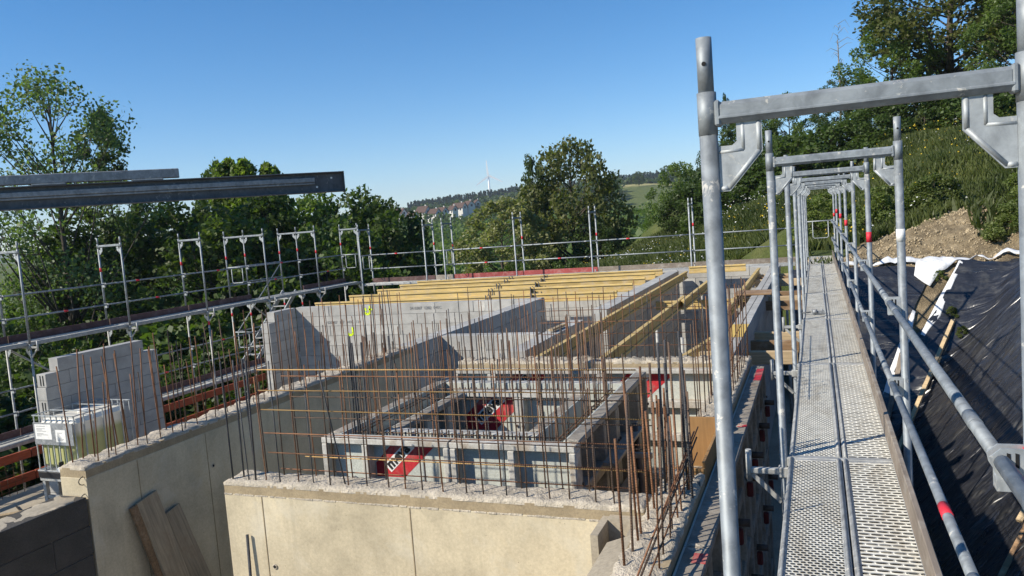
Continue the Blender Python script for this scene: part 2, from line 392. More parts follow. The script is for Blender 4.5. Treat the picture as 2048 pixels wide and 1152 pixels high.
def hash_noise(x, y, s, seed=0):
    """cheap smooth value noise"""
    x = x*s + seed*17.3; y = y*s - seed*9.1; xi = np.floor(x); yi = np.floor(y); fx = x - xi; fy = y - yi
    h = lambda a, b: np.modf(np.abs(np.sin(a*127.1 + b*311.7)*43758.5453))[0]
    fx = fx*fx*(3 - 2*fx); fy = fy*fy*(3 - 2*fy)
    return (h(xi, yi)*(1 - fx) + h(xi+1, yi)*fx)*(1 - fy) + (h(xi, yi+1)*(1 - fx) + h(xi+1, yi+1)*fx)*fy - 0.5
def soil_mask(x, y, z):
    """bare bank just above the pit edge"""
    up = y - 20.6 - 0.10*x; band = sstep(-1.2, 0.0, up)*(1 - sstep(3.6, 5.6, up + 4.2*hash_noise(x, y, 0.55, 3) - 0.25*(x - 3)))
    return np.clip(band*sstep(-1.2, 0.6, x + 2*hash_noise(x, y, 0.5, 5))*(1 - sstep(8.5, 11, x)), 0, 1)
def ground_z(x, y):
    x = np.asarray(x, float); y = np.asarray(y, float)
    r = np.sqrt((x + 5)**2 + (y - 20)**2); la = x*0.93 + y*0.368; k = sstep(5, 35, la); b = sstep(60 + 20*k, 125 + 85*k, r)
    z = near_z(x, y)*(1 - b) + far_z(x, y)*b
    inpit = (x > -15.6) & (x < 8) & (y > -14) & (y < 30)
    s = soil_mask(x, y, z)
    z = z + s*(0.45*hash_noise(x, y, 0.9, 1) + 0.36*np.abs(hash_noise(x, y, 2.1, 2)) + 0.26*np.abs(hash_noise(x, y, 3.9, 3)) - 0.12)
    z = np.where(inpit, np.minimum(z, pit_z(x, y)), z)
    return z
def gz(x, y): return float(ground_z(np.array([x]), np.array([y]))[0])

def axis(vals):
    o = [vals[0][0]]
    for a, b, st in vals:
        n = max(1, int(round((b - a)/st))); o += [a + (b - a)*(i + 1)/n for i in range(n)]
    return np.array(o)
AX = axis([(-4200,-1200,250),(-1200,-300,60),(-300,-60,16),(-60,-16,1.6),(-16,-1,0.6),(-1,9,0.14),(9,24,0.8),(24,80,4),(80,300,20),(300,1500,90),(1500,3000,300)])
AY = axis([(-200,-20,20),(-20,16,1.0),(16,20,0.22),(20,28,0.14),(28,62,0.8),(62,130,4),(130,400,14),(400,1100,30),(1100,4600,200)])
gx, gy = np.meshgrid(AX, AY); gzv = ground_z(gx, gy)
nx, ny = len(AX), len(AY)
idx = np.arange(nx*ny).reshape(ny, nx)
F = np.stack([idx[:-1,:-1].ravel(), idx[:-1,1:].ravel(), idx[1:,1:].ravel(), idx[1:,:-1].ravel()], 1)
me = quick_mesh('ground', np.stack([gx.ravel(), gy.ravel(), gzv.ravel()], 1), F, True)
att = me.color_attributes.new('soil', 'FLOAT_COLOR', 'POINT')
sm = soil_mask(gx, gy, gzv)
pit = ((gx > -16.5) & (gx < 8) & (gy > -14) & (gy < 25) & (gzv < -0.1)) ; sm = np.maximum(sm, pit*1.0).ravel()
fld = (np.exp(-((((gx*0.93 + gy*0.368) - 105)/60)**2 + (((gx*-0.368 + gy*0.93) - 610)/60)**2)) > 0.5).ravel()*1.0
att.data.foreach_set('color', np.stack([sm, fld, sm*0, sm*0 + 1], 1).astype(np.float32).ravel())
def m_ground():
    t = NT('ground_soil_and_meadow'); v = t.pos(); a = t.n.new('ShaderNodeVertexColor'); a.layer_name = 'soil'; ch = t.sep(a.outputs[0])
    n1 = t.noise(v, 0.6, 6, 0.65); n2 = t.noise(v, 9, 5, 0.7); n3 = t.noise(v, 40, 3, 0.7)
    gr = t.ramp(n1, [(0.3, (0.06, 0.085, 0.024)), (0.5, (0.10, 0.125, 0.036)), (0.7, (0.15, 0.155, 0.055))])
    gr = t.mix(0.6, gr, t.ramp(n2, [(0.3, 0.6), (0.7, 1.4)]), 'MULTIPLY')
    so = t.ramp(t.noise(v, 2.2, 6, 0.7), [(0.3, (0.20, 0.16, 0.105)), (0.5, (0.35, 0.27, 0.165)), (0.7, (0.48, 0.385, 0.25))])
    so = t.mix(0.8, so, t.ramp(n3, [(0.3, 0.5), (0.7, 1.4)]), 'MULTIPLY'); so = t.mix(0.6, so, t.ramp(t.voro(v, 5.5), [(0.1, 1.2), (0.7, 0.55)]), 'MULTIPLY')
    k = t.ramp(t.math('ADD', ch[0], t.math('MULTIPLY_ADD', n2, 0.7, -0.35)), [(0.4, 0.0), (0.6, 1.0)])
    c = t.mix(ch[1], gr, (0.36, 0.32, 0.13)); c = t.mix(k, c, so)
    t.bump(t.mix(0.5, n2, n3), 1.0, 0.12); return t.fin(c, 0.95, 0, 0.2)
structure(obj('ground', me, m_ground()))

# floor slab of the building and the pit-side slab
fl = MB().box(-14.9, -0.55, -9, 23.4, -3.1, -2.9); structure(obj('floor_slab', fl, MT['floor']))

# ---- black sheeting on the pit slopes
def m_sheet():
    t = NT('black_sheeting'); v = t.pos(); n = t.noise(t.mapp(v, (1.0, 2.6, 1.0), (0, 0, 0.35)), 1.6, 6, 0.6, 1.6); n2 = t.noise(t.mapp(v, (2.0, 5.0, 2.0), (0, 0, -0.4)), 2.2, 4, 0.6, 1.2)
    dirt = t.noise(v, 3.2, 6, 0.7)
    rid = lambda q: t.math('ABSOLUTE', t.math('SUBTRACT', q, 0.5))
    w1 = rid(t.noise(t.mapp(v, (0.35, 1.7, 0.35), (0, 0, 0.30)), 1.5, 1.5, 0.5, 0.8)); w2 = rid(t.noise(t.mapp(v, (0.7, 4.2, 0.7), (0, 0, -0.12)), 1.5, 1.5, 0.5, 0.9))
    hh = t.math('ADD', t.math('MULTIPLY', w1, 1.0), t.math('MULTIPLY', w2, 0.5))
    c = t.mix(t.ramp(dirt, [(0.52, 0.0), (0.72, 0.5)]), (0.022, 0.023, 0.028), (0.12, 0.115, 0.10))
    t.bump(hh, 0.65, 0.30); return t.fin(c, t.math('MULTIPLY_ADD', dirt, 0.3, 0.15), 0, 0.8)
MT['sheet'] = m_sheet()
def fold_x(y): return 2.05 + (y - 19.5)*0.70 if y > 19.0 else 1.70 + (y - 19.0)*0.72
def half_gap(y): return -0.04 + 0.30*float(sstep(19.0, 19.9, y))
def sheet_rows(y0, y1, st, xa, xb, lift, wr, nxs):
    ys = np.arange(y0, y1 + 1e-6, st); rows = []
    for y in ys: rows.append(np.stack([np.linspace(xa(y), xb(y), nxs), np.full(nxs, y)], 1))
    G = np.stack(rows); X = G[..., 0]; Y = G[..., 1]; Y = Y + 0.10*hash_noise(X, X*0, 1.3, 2)*(Y > y1 - 0.6)
    Z = np.minimum(pit_z(X, Y), near_z(X, Y) + 0.02) + lift
    warp = 1.5*hash_noise(X, Y, 0.35, 2) + 0.4*hash_noise(X, Y, 1.1, 8)
    f = hash_noise(X*0.40 + 0.25*Y, Y + warp, 1.3, 4) + hash_noise(X*0.7, Y*1.1 + warp*1.6, 2.9, 5)*0.55 + hash_noise(X*1.2 + Y*0.9, Y*1.2 - X*0.6, 3.6, 6)*0.35
    Z = Z + wr*(0.35 - 1.4*np.abs(f)); m, n = X.shape; ii = np.arange(n*m).reshape(m, n)
    F = np.stack([ii[:-1,:-1].ravel(), ii[:-1,1:].ravel(), ii[1:,1:].ravel(), ii[1:,:-1].ravel()], 1)
    return np.stack([X.ravel(), Y.ravel(), Z.ravel()], 1), F
V, F = sheet_rows(-3.0, 20.75, 0.075, lambda y: max(0.3, fold_x(y) + half_gap(y)), lambda y: 6.0, 0.10, 0.14, 64)
o = obj('plastic_sheet', quick_mesh('sheet', V, F, True), MT['sheet'])
tag(o, 'long wrinkled black plastic sheet covering the pit slope beside the walkway', 'plastic sheet')
V, F = sheet_rows(16.4, 20.6, 0.075, lambda y: -0.6, lambda y: max(0.2, fold_x(y) - half_gap(y)), 0.06, 0.09, 44)
o = obj('plastic_sheet', quick_mesh('sheet_end', V, F, True), MT['sheet'])
tag(o, 'smaller black plastic sheet on the end slope left of the bare soil gap', 'plastic sheet')
def m_fleece():
    t = NT('white_fleece'); v = t.pos(); n = t.noise(v, 5, 5, 0.6); d = t.noise(v, 2.5, 5, 0.7)
    c = t.mix(t.ramp(d, [(0.52, 0.0), (0.7, 0.5)]), (0.70, 0.71, 0.72), (0.45, 0.42, 0.36)); t.bump(n, 0.6, 0.05); return t.fin(c, 0.7, 0, 0.3)
MT['fleece'] = m_fleece()
def ribbon(name, pts, wid, mat, label, cat, lift=0.09, st=0.1, group=None, ragged=0.25):
    """strip of sheeting draped along a line on the slope"""
    pts = [np.array(p, float) for p in pts]; P = []
    for a, b in zip(pts[:-1], pts[1:]):
        n = max(2, int(np.linalg.norm(b - a)/st)); P += [a + (b - a)*i/n for i in range(n)]
    P.append(pts[-1]); P = np.array(P); T = np.gradient(P, axis=0); T /= np.linalg.norm(T, axis=1)[:, None]; N = np.stack([-T[:,1], T[:,0]], 1)
    k = 6; L = len(P); ww = np.interp(np.arange(L)/(L - 1), np.linspace(0, 1, len(wid)), wid)
    rows = []
    for j in range(k):
        q = P + N*((j/(k - 1) - 0.5)*ww*(1 + ragged*2*hash_noise(np.arange(L)*0.35, np.arange(L)*0 + j*0.7, 1.0, 3)))[:, None]
        z = np.where(q[:,1] > 20.5, np.maximum(ground_z(q[:,0], q[:,1]), np.minimum(pit_z(q[:,0], q[:,1]), near_z(q[:,0], q[:,1]))), np.minimum(pit_z(q[:,0], q[:,1]), near_z(q[:,0], q[:,1]))) + lift + 0.07*hash_noise(q[:,0], q[:,1], 3.1, 7)
        rows.append(np.stack([q[:,0], q[:,1], z], 1))
    Vv = np.stack(rows, 1).reshape(-1, 3); ii = np.arange(L*k).reshape(L, k)
    Ff = np.stack([ii[:-1,:-1].ravel(), ii[:-1,1:].ravel(), ii[1:,1:].ravel(), ii[1:,:-1].ravel()], 1)
    o = obj(name, quick_mesh(name, Vv, Ff, True), mat); md = o.modifiers.new('thick', 'SOLIDIFY'); md.thickness = 0.012
    return tag(o, label, cat, group)
ribbon('fleece_strip', [(0.2, 20.72), (1.2, 20.68), (1.9, 20.8), (2.4, 20.85)], [0.16, 0.14, 0.26, 0.24], MT['fleece'], 'white fleece edge along the crest of the end slope behind the scaffold posts', 'fleece')
ribbon('fleece_patch', [(2.25, 20.25), (2.5, 20.6), (3.0, 20.95), (3.45, 21.15)], [0.35, 0.6, 0.55, 0.25], MT['fleece'], 'wide white fleece flap folded over the bank above the bare soil gap', 'fleece', 0.13)
ribbon('fleece_strip', [(3.5, 20.95), (4.2, 20.9), (4.9, 20.85), (6.2, 20.8)], [0.2, 0.3, 0.22, 0.22], MT['fleece'], 'white fleece edge above the large black sheet behind the nearest right post', 'fleece', 0.1)
ribbon('fleece_strip', [(3.2, 20.75), (2.85, 20.25), (2.45, 19.7), (2.0, 19.2)], [0.08, 0.10, 0.17, 0.06], MT['fleece'], 'narrow white fleece edge hanging down right of the bare soil gap', 'fleece', 0.1)
ribbon('fleece_strip', [(2.0, 19.75), (1.8, 19.35), (1.5, 18.75), (1.2, 18.3)], [0.06, 0.16, 0.22, 0.08], MT['fleece'], 'crumpled white fleece edge hanging down left of the bare soil gap', 'fleece', 0.1)
# poles and boards weighing the sheet down
def slope_z(x, y): return float(np.minimum(pit_z(np.array([x]), np.array([y])), near_z(np.array([x]), np.array([y])))[0])
def pole(name, a, b, w_, h, mat, label, cat, lift=0.12, group=None):
    p = Vector((a[0], a[1], slope_z(*a) + lift)); q = Vector((b[0], b[1], slope_z(*b) + lift)); mid = (p + q)/2; d = q - p
    o = obj(name, MB().box(-w_/2, w_/2, -d.length/2, d.length/2, -h/2, h/2), mat, None, mid, d.to_track_quat('Y', 'Z').to_euler())
    return tag(o, label, cat, group)
pole('plank', (2.0, 18.3), (3.95, 21.25), 0.08, 0.05, MT['wood_pale'], 'long pale plank lying on the black sheet and sticking up over the crest', 'plank', 0.22)
pole('plank', (1.05, 17.4), (2.3, 20.75), 0.10, 0.04, MT['wood_grey'], 'grey weathered plank along the left edge of the bare soil gap', 'plank', 0.12)
pole('wooden_pole', (1.2, 9.3), (3.6, 12.6), 0.07, 0.06, MT['wood_brown'], 'thin brown pole lying across the lower part of the large black sheet', 'pole', 0.12)
pole('plank', (2.2, 10.9), (3.3, 12.2), 0.08, 0.05, MT['wood_pale'], 'short pale plank on the large black sheet beside the thin pole', 'plank', 0.17)
pole('wooden_pole', (1.35, 16.9), (2.75, 19.5), 0.08, 0.06, MT['wood_pale'], 'pale branch pressed into the fold of the black sheet beside the long plank', 'pole', 0.17)
# ------------------------------------------------------------------ scaffolding
# local frame of a scaffold: x = 0 inner post line, x = 0.73 outer post line, y along the bays, z = 0 deck top
FW, PR = 0.73, 0.02415
def post_mesh(dn=0.0):
    def f():
        b = MB(); b.tube((0,0,-0.03 - dn), (0,0,1.965), PR, 14); b.tube((0,0,1.965), (0,0,2.115), 0.0208, 14)
        b.tube((0,0,1.86), (0,0,1.972), PR + 0.0013, 14)
        return b.mesh('post')
    return cached(('post', dn), f)
def transom_mesh():
    def f():
        b = MB(); b.cbox(PR + 0.002, FW - PR - 0.002, -0.021, 0.021, 1.886, 1.943, 0.010)
        b.cbox(PR + 0.003, FW - PR - 0.003, -0.024, 0.024, 1.895, 1.907, 0.004)
        b.cbox(PR - 0.004, PR + 0.012, -0.023, 0.023, 1.880, 1.948, 0.005); b.cbox(FW - PR - 0.012, FW - PR + 0.004, -0.023, 0.023, 1.880, 1.948, 0.005)
        return b.mesh('transom')
    return cached('transom', f)
def gusset_mesh(side):
    def f():
        x = lambda u: PR + u if side == 0 else FW - PR - u
        z = lambda v: 1.886 + v
        poly = [(0.048,0),(0.112,0),(0.112,-0.080),(0.026,-0.178),(0.0,-0.178),(0.0,-0.058),(0.036,-0.058),(0.048,-0.048)]
        b = MB(); b.prism([(x(u), z(v)) for u, v in poly], 'y', -0.004, 0.004)
        def rib(p, q, r=0.0075): b.tube((x(p[0]), 0, z(p[1])), (x(q[0]), 0, z(q[1])), r, 8)
        rib((0.104,-0.002), (0.104,-0.077)); rib((0.104,-0.077), (0.022,-0.170)); rib((0.022,-0.170), (0.002,-0.170))
        rib((0.064,-0.002), (0.064,-0.072), 0.006); rib((0.064,-0.072), (0.002,-0.074), 0.006)
        return b.mesh('gusset_plate')
    return cached(('gusset', side), f)
def band_mesh(): return cached('band', lambda: MB().tube((0,0,0), (0,0,0.10), PR + 0.0012, 14).mesh('marking_band'))
def pin_mesh(): return cached('pin', lambda: MB().tube((0,-0.0216,0), (0,0.0216,0), 0.006, 10).mesh('pin_hole_shade'))  # solid pin, coloured dark for the shade in the spigot hole
def hook_mesh():
    """guardrail wedge coupling welded to the post: slotted cheek plate with its wedge"""
    def f():
        b = MB()
        b.prism([(-0.062,-0.03),(-0.062,-0.075),(0.012,-0.075),(0.012,0.032),(-0.052,0.032),(-0.076,0.010),(-0.072,-0.012)], 'y', -0.0225, -0.0165)
        b.prism([(-0.062,-0.03),(-0.062,-0.075),(0.012,-0.075),(0.012,0.032),(-0.052,0.032),(-0.076,0.010),(-0.072,-0.012)], 'y', 0.0165, 0.0225)
        b.cbox(-0.062, 0.012, -0.0165, 0.0165, -0.078, -0.040, 0.003)
        return b.mesh('rail_coupling')
    return cached('hook', f)
def slot_mesh():
    def f():
        b = MB()
        for u in (-0.040, -0.022): b.prism([(u,-0.012),(u+0.008,-0.016),(u+0.008,0.020),(u,0.022)], 'y', -0.0240, -0.0226)  # dark slips on the plate paint the shade of two slots
        return b.mesh('coupling_slot_shade')
    return cached('slot', f)
def make_frame(par, y, dn, bands, steel, detail, x0=0.0, z0=0.0):
    """welded H-frame: part 'frame' (its transom) with posts, gussets and red bands as sub-parts"""
    fr = obj('frame', transom_mesh(), steel, par, (x0, y, z0))
    for s in (0, 1):
        obj('post', post_mesh(dn), steel, fr, (FW*s, 0, 0)); obj('gusset_plate', gusset_mesh(s), MT['galv_light'], fr)
        if detail: obj('pin_hole_shade', pin_mesh(), MT['hole'], fr, (FW*s, 0, 2.045))
    for s, zz in bands: obj('marking_band', band_mesh(), MT['red_mark'], fr, (FW*s, 0, zz))
    return fr
def deck_mesh(L, kind, wd=0.315):
    def f():
        b = MB(); b.box(0.03, wd - 0.03, 0.05, L - 0.05, -0.003, 0.0)
        return b.mesh('deck_sheet')
    return cached(('deck', round(L, 2), kind, wd), f)
def deck_rim(L, wd=0.315):
    def f():
        b = MB()
        for x0 in (0.0, wd - 0.032):
            b.cbox(x0, x0 + 0.032, 0.012, L - 0.012, -0.066, 0.006, 0.006); b.tube((x0 + 0.016, 0.02, 0.006), (x0 + 0.016, L - 0.02, 0.006), 0.008, 8)
        for y0 in (0.012, L - 0.052): b.cbox(0.032, wd - 0.032, y0, y0 + 0.04, -0.066, 0.002, 0.005)
        for k in range(1, 5): b.box(0.032, wd - 0.032, L*k/5 - 0.012, L*k/5 + 0.012, -0.06, -0.03)
        return b.mesh('deck_plank')
    return cached(('rim', round(L, 2), wd), f)
def rail_mesh(L, r=0.0190):
    def f():
        b = MB(); b.tube((0, 0.03, 0), (0, L - 0.03, 0), r, 12)
        for y0 in (0.30, L - 0.42): b.tube((0, y0, 0), (0, y0 + 0.11, 0), r + 0.0014, 12)
        return b.mesh('guard_rail')
    return cached(('rail', round(L, 2), r), f)
def toe_mesh(L): return cached(('toe', round(L, 2)), lambda: MB().cbox(-0.015, 0.015, 0.012, L - 0.012, 0.0, 0.15, 0.004).mesh('toe_board'))
def console_mesh():
    def f():
        b = MB(); b.cbox(-0.215, -0.02, -0.02, 0.02, -0.115, -0.075, 0.005); b.tube((-0.222, 0, -0.165), (-0.222, 0, 0.045), 0.0195, 12)
        b.beam((-0.20, 0, -0.12), (-0.025, 0, -0.30), 0.022, 0.03); b.cbox(-0.035, 0.03, -0.034, 0.034, -0.13, -0.06, 0.006)
        return b.mesh('side_bracket')
    return cached('console', f)
def transom_bar(): return cached('tb', lambda: MB().cbox(0.02, FW - 0.02, -0.022, 0.022, -0.055, 0.006, 0.006).mesh('deck_bar'))
def rz_(v): return v
def bay_deck(par, y, L, z=0.0, kinds=('perf_small', 'perf_slot'), lowdetail=False):
    for k, x in enumerate((0.0335, 0.3565)):
        p = obj('deck_plank', deck_rim(L), MT['galv_dull'], par, (x, y, z)); obj('deck_sheet', deck_mesh(L, kinds[k]), MT[kinds[k]], p)
def scaffold_run(t, ys, dn=2.0, consoles=(), steel=None, detail=False, bands=None, toes=None, rails=(0.5, 1.0), kinds=('perf_small', 'perf_slot'), skip_toe=(), z=0.0, xo=0.0, gates=(), toe_x=0.655, marks=True):
    steel = steel or MT['galv']
    for i, y in enumerate(ys):
        make_frame(t, y, dn, (bands or {}).get(i, ()), steel, detail, xo, z)
        obj('deck_bar', transom_bar(), MT['galv_dull'], t, (xo, y, z))
        if i in consoles: obj('side_bracket', console_mesh(), MT['galv_dull'], t, (xo, y, z))
        for h in rails:
            hk = obj('rail_coupling', hook_mesh(), MT['galv_light'], t, (xo + FW - PR, y, z + h))
            if detail: obj('coupling_slot_shade', slot_mesh(), MT['hole'], hk)
    for i in range(len(ys) - 1):
        L = ys[i+1] - ys[i]; bay_deck(t, ys[i], L, z, kinds)
        for h in rails: 
            r = obj('guard_rail', rail_mesh(L), steel, t, (xo + FW - 0.075, ys[i], z + h))
            if marks and random.random() < 0.45: obj('marking_band', cached('rband', lambda: MB().tube((0,0,0),(0,0.11,0), 0.0205, 12).mesh('band')), MT['red_mark'], r, (0, L*random.uniform(0.35, 0.65), 0))
        if i not in skip_toe: obj('toe_board', toe_mesh(L), (toes[i % len(toes)] if toes else MT['wood_maroon']), t, (xo + toe_x, ys[i], z + 0.003))
def end_gate(par, y, z=0.0, xo=0.0):
    b = MB(); b.tube((0.02, 0, 1.0), (FW - 0.02, 0, 1.0), 0.017, 10); b.path([(0.16,0,1.0),(0.16,0,0.56),(0.20,0,0.52),(0.53,0,0.52),(0.57,0,0.56),(0.57,0,1.0)], 0.013, 10)
    return obj('end_gate', b, MT['galv_light'], par, (xo, y, z))

# --- walkway on the right
Y0, SB = 2.16, 3.0738
t = thing('walkway_scaffold', 'galvanised frame scaffold with the long pierced steel walkway beside the black slope', 'scaffold', (-0.2585, 0, 0))
ys = [Y0 - SB] + [Y0 + SB*k for k in range(8)]
bands = {1: [(1, 0.93)], 3: [(1, 1.2)], 5: [(1, 1.15)], 6: [(1, 1.2)], 7: [(1, 1.25)], 8: [(1, 1.1)]}
# the nearest bay end stands behind the viewer and is left open
scaffold_run(t, ys[1:], 4.5, (1, 2, 3), MT['galv'], True, {k-1: v for k, v in bands.items()}, [MT['wood_grey'], MT['wood_grey'], MT['wood_red'], MT['wood_maroon'], MT['wood_grey']], marks=False)
obj('marking_band', cached('rband', lambda: MB().tube((0,0,0),(0,0.11,0), 0.0205, 12).mesh('band')), MT['red_mark'], t, (FW - 0.075, 3.05, 0.5))
bay_deck(t, ys[0], SB); obj('toe_board', toe_mesh(SB), MT['wood_grey'], t, (0.655, ys[0], 0.003))
for h in (0.5, 1.0): obj('guard_rail', rail_mesh(SB), MT['galv'], t, (FW - 0.075, ys[0], h))
end_gate(t, ys[-1])
# little white sticker on a post
for y, s, zz in ((Y0 + SB, 1, 1.37),): obj('post_sticker', cached('stk', lambda: MB().tube((0,0,0), (0,0,0.075), PR + 0.0016, 14).mesh('sticker')), MT['white'], t, (FW*s, y, zz))

# --- scaffold on the left (runs along Y, outer side to the left), rotated half a turn
YL0, SL = 11.30, 2.57
t = thing('left_scaffold', 'galvanised frame scaffold with two decks in front of the dark trees', 'scaffold', (-15.4, YL0 + 5*SL, -0.10), math.pi)
ysl = [k*SL for k in range(0, 8)]
bl = {0: [(1, 1.35)], 1: [(0, 1.2), (1, 1.3)], 2: [(1, 1.3)], 3: [(1, 1.25)], 4: [(1, 1.3)], 5: [(1, 1.25)]}
scaffold_run(t, ysl, 0.0, (1, 2, 3, 4, 5), MT['galv'], False, bl, [MT['wood_maroon'], MT['wood_grey'], MT['wood_maroon']], skip_toe=(1,))
scaffold_run(t, ysl, 2.4, (), MT['galv_dull'], False, {2: [(1, 1.5)], 3: [(0, 1.6)], 1: [(0, 1.5), (1, 1.5)]}, [MT['wood_grey'], MT['wood_maroon']], z=-2.0)
for k in (1, 4): obj('diagonal_brace', MB().tube((FW + 0.03, ysl[k], -1.95), (FW + 0.03, ysl[k+1], -0.1), 0.021, 10), MT['galv_dull'], t)
end_gate(t, ysl[0])
# stair tower on its outer side
t = thing('stair_tower', 'narrow scaffold stair tower with sloping flights on the outside of the left scaffold', 'stair tower', (-16.13, YL0 + 4*SL, -0.10), math.pi)
for y in (0.0, SL):
    make_frame(t, y, 0.0, [(1, 1.25)], MT['galv'], False); make_frame(t, y, 2.6, [(0, 1.5), (1, 1.5)], MT['galv_dull'], False, 0.0, -2.0)
for z in (0.0, -2.0):
    end_gate(t, SL, z)
    for h in (0.5, 1.0): obj('guard_rail', rail_mesh(SL), MT['galv'], t, (FW - 0.05, 0, z + h))
for zb in (-2.0, -4.0):
    st = MB()
    for x in (0.10, 0.62): st.beam((x, SL - 0.1, zb + 0.02), (x, 0.15, zb + 2.0), 0.03, 0.14)
    fl_ = obj('stair_flight', st, MT['galv_light'], t)
    tm = cached('tread', lambda: MB().cbox(0.11, 0.61, -0.09, 0.09, -0.015, 0.015, 0.004).mesh('tread'))
    for k in range(1, 9): obj('tread', tm, MT['galv_dull'], fl_, (0, SL - 0.1 - (SL - 0.25)*k/9, zb + 0.02 + 1.98*k/9))
    obj('hand_rail', MB().tube((0.66, SL - 0.1, zb + 1.0), (0.66, 0.15, zb + 2.9), 0.017, 10), MT['galv'], t)

# --- scaffold along the far end (runs along X, outer side away from the viewer)
t = thing('back_scaffold', 'galvanised frame scaffold with pale and red toe boards across the far end of the site', 'scaffold', (-0.45, 23.62, -0.17), math.pi/2)
xs = [0.0, 3.07, 6.14, 8.70, 11.28, 12.0, 14.57]
bk = {1: [(1, 1.25)], 2: [(1, 1.15)], 3: [(1, 1.2)], 4: [(1, 1.1)], 5: [(1, 1.2)], 6: [(1, 1.2)]}
scaffold_run(t, xs, 2.2, (), MT['galv_light'], False, bk, [MT['wood_grey_x'], MT['wood_red_x'], MT['wood_red_x'], MT['wood_red_x'], MT['wood_grey_x'], MT['wood_grey_x']])
end_gate(t, xs[4] - 0.02); end_gate(t, xs[-1])
for x in (6.0, 2.95, 11.1): obj('stub_tube', cached('stub', lambda: MB().tube((0,0,-0.05),(0,0,0.14), 0.0195, 10).mesh('stub')), MT['galv_dull'], t, (-0.2, x, 0))
# clamps left lying on the decks
def clamp(loc, rz, label):
    t = thing('scaffold_clamp', label, 'clamp', loc, rz)
    b = MB(); b.tube((-0.03, 0, 0.035), (0.03, 0, 0.035), 0.034, 12); b.cbox(0.03, 0.13, -0.022, 0.022, 0.004, 0.045, 0.006); obj('body', b, MT['grey_steel'], t)
    obj('bolt', MB().tube((-0.05, 0.02, 0.03), (-0.17, 0.05, 0.02), 0.010, 8), MT['dark_steel'], t); obj('nut', MB().tube((0.10, 0, 0.03), (0.10, 0, 0.068), 0.017, 6), MT['grey_steel'], t)
clamp((-0.07, 11.85, 0.010), 0.2, 'small steel scaffold clamp lying on the walkway deck')
clamp((-2.85, 23.85, -0.160), 0.4, 'small steel scaffold clamp lying on the far deck at the red toe board')
# ------------------------------------------------------------------ walls of the building
T0 = -0.12
def rough_slab(x0, x1, y0, y1, z, st, amp, skirt=0.05, seed=0):
    """rough concrete top: bumpy grid with a short skirt"""
    nx_ = max(2, int(round((x1 - x0)/st))); ny_ = max(2, int(round((y1 - y0)/st)))
    X, Y = np.meshgrid(np.linspace(x0, x1, nx_+1), np.linspace(y0, y1, ny_+1)); rg = np.random.default_rng(seed)
    Z = z + amp*(rg.random(X.shape) - 0.5) + amp*1.2*hash_noise(X, Y, 9, seed)
    ex = 0.006; X = X + ex*(rg.random(X.shape) - 0.5); Y = Y + ex*(rg.random(X.shape) - 0.5)
    edge = np.zeros_like(Z, bool); edge[0] = edge[-1] = True; edge[:,0] = edge[:,-1] = True
    Z = np.where(edge, Z - 0.010*rg.random(Z.shape) - 0.004, Z)
    V = np.stack([X.ravel(), Y.ravel(), Z.ravel()], 1); n = nx_+1; ii = np.arange(len(V)).reshape(ny_+1, n)
    F = np.stack([ii[:-1,:-1].ravel(), ii[:-1,1:].ravel(), ii[1:,1:].ravel(), ii[1:,:-1].ravel()], 1)
    ring = np.concatenate([ii[0,:-1], ii[:-1,-1], ii[-1,:0:-1], ii[:0:-1,0]]); b = len(V)
    low = V[ring].copy(); low[:,2] = z - skirt; V = np.concatenate([V, low]); m = len(ring)
    F2 = np.array([[ring[(i+1) % m], ring[i], b+i, b+(i+1) % m] for i in range(m)])
    return quick_mesh('rough_top', V, np.concatenate([F, F2]))
def bar_mesh(L, r, n=6): return cached(('bar', round(L, 2), r, n), lambda: MB().tube((0,0,0),(0,0,L), r, n).mesh('rebar'))
RUST = ('rust', 'rust_dark', 'rust_dark', 'rust_dark', 'rebar_steel')
def rebar(par, x, y, z0, z1, r=0.005, mat='rust', lean=0.02, n=6, lx=None, ly=None):
    L = round((z1 - z0)/0.06)*0.06; m = bar_mesh(L, r, n); key = (m.name, mat)
    me_ = cached(('barm', m.name, mat), lambda: m.copy())
    if not me_.materials: me_.materials.append(MT[mat])
    return obj('rebar', me_, None, par, (x, y, z0), (jit(lean) if ly is None else ly, jit(lean) if lx is None else lx, random.uniform(0, 3)))
def hbar(par, p, q, r=0.004, mat='rust_yellow', n=6):
    p = Vector(p); q = Vector(q); d = q - p; L = d.length
    me_ = cached(('hbar', round(L, 3), r, mat), lambda: MB().tube((0,0,0),(0,0,L), r, n).mesh('cross_bar'))
    if not me_.materials: me_.materials.append(MT[mat])
    return obj('cross_bar', me_, None, par, p, d.to_track_quat('Z', 'Y').to_euler())

def wall_thing(name, label, cat, x0, x1, y0, y1, zb, top=T0, band=True, st=0.03, amp=0.014, seed=1, group=None, mat='concrete'):
    t = thing(name, label, cat, (0, 0, 0), 0, group)
    e = 0.0035; bz_ = top - 0.10 if band else top - 0.03
    obj('wall_body', MB().cbox(x0, x1, y0, y1, zb, bz_, 0.004), MT[mat], t)
    if band: obj('top_band', MB().box(x0 + e, x1 - e, y0 + e, y1 - e, bz_ - 0.02, top - 0.02), MT['concrete_band'], t)
    obj('rough_top', rough_slab(x0 + 0.002, x1 - 0.002, y0 + 0.002, y1 - 0.002, top, st, amp, 0.035, seed), MT['rough_top'], t)
    return t

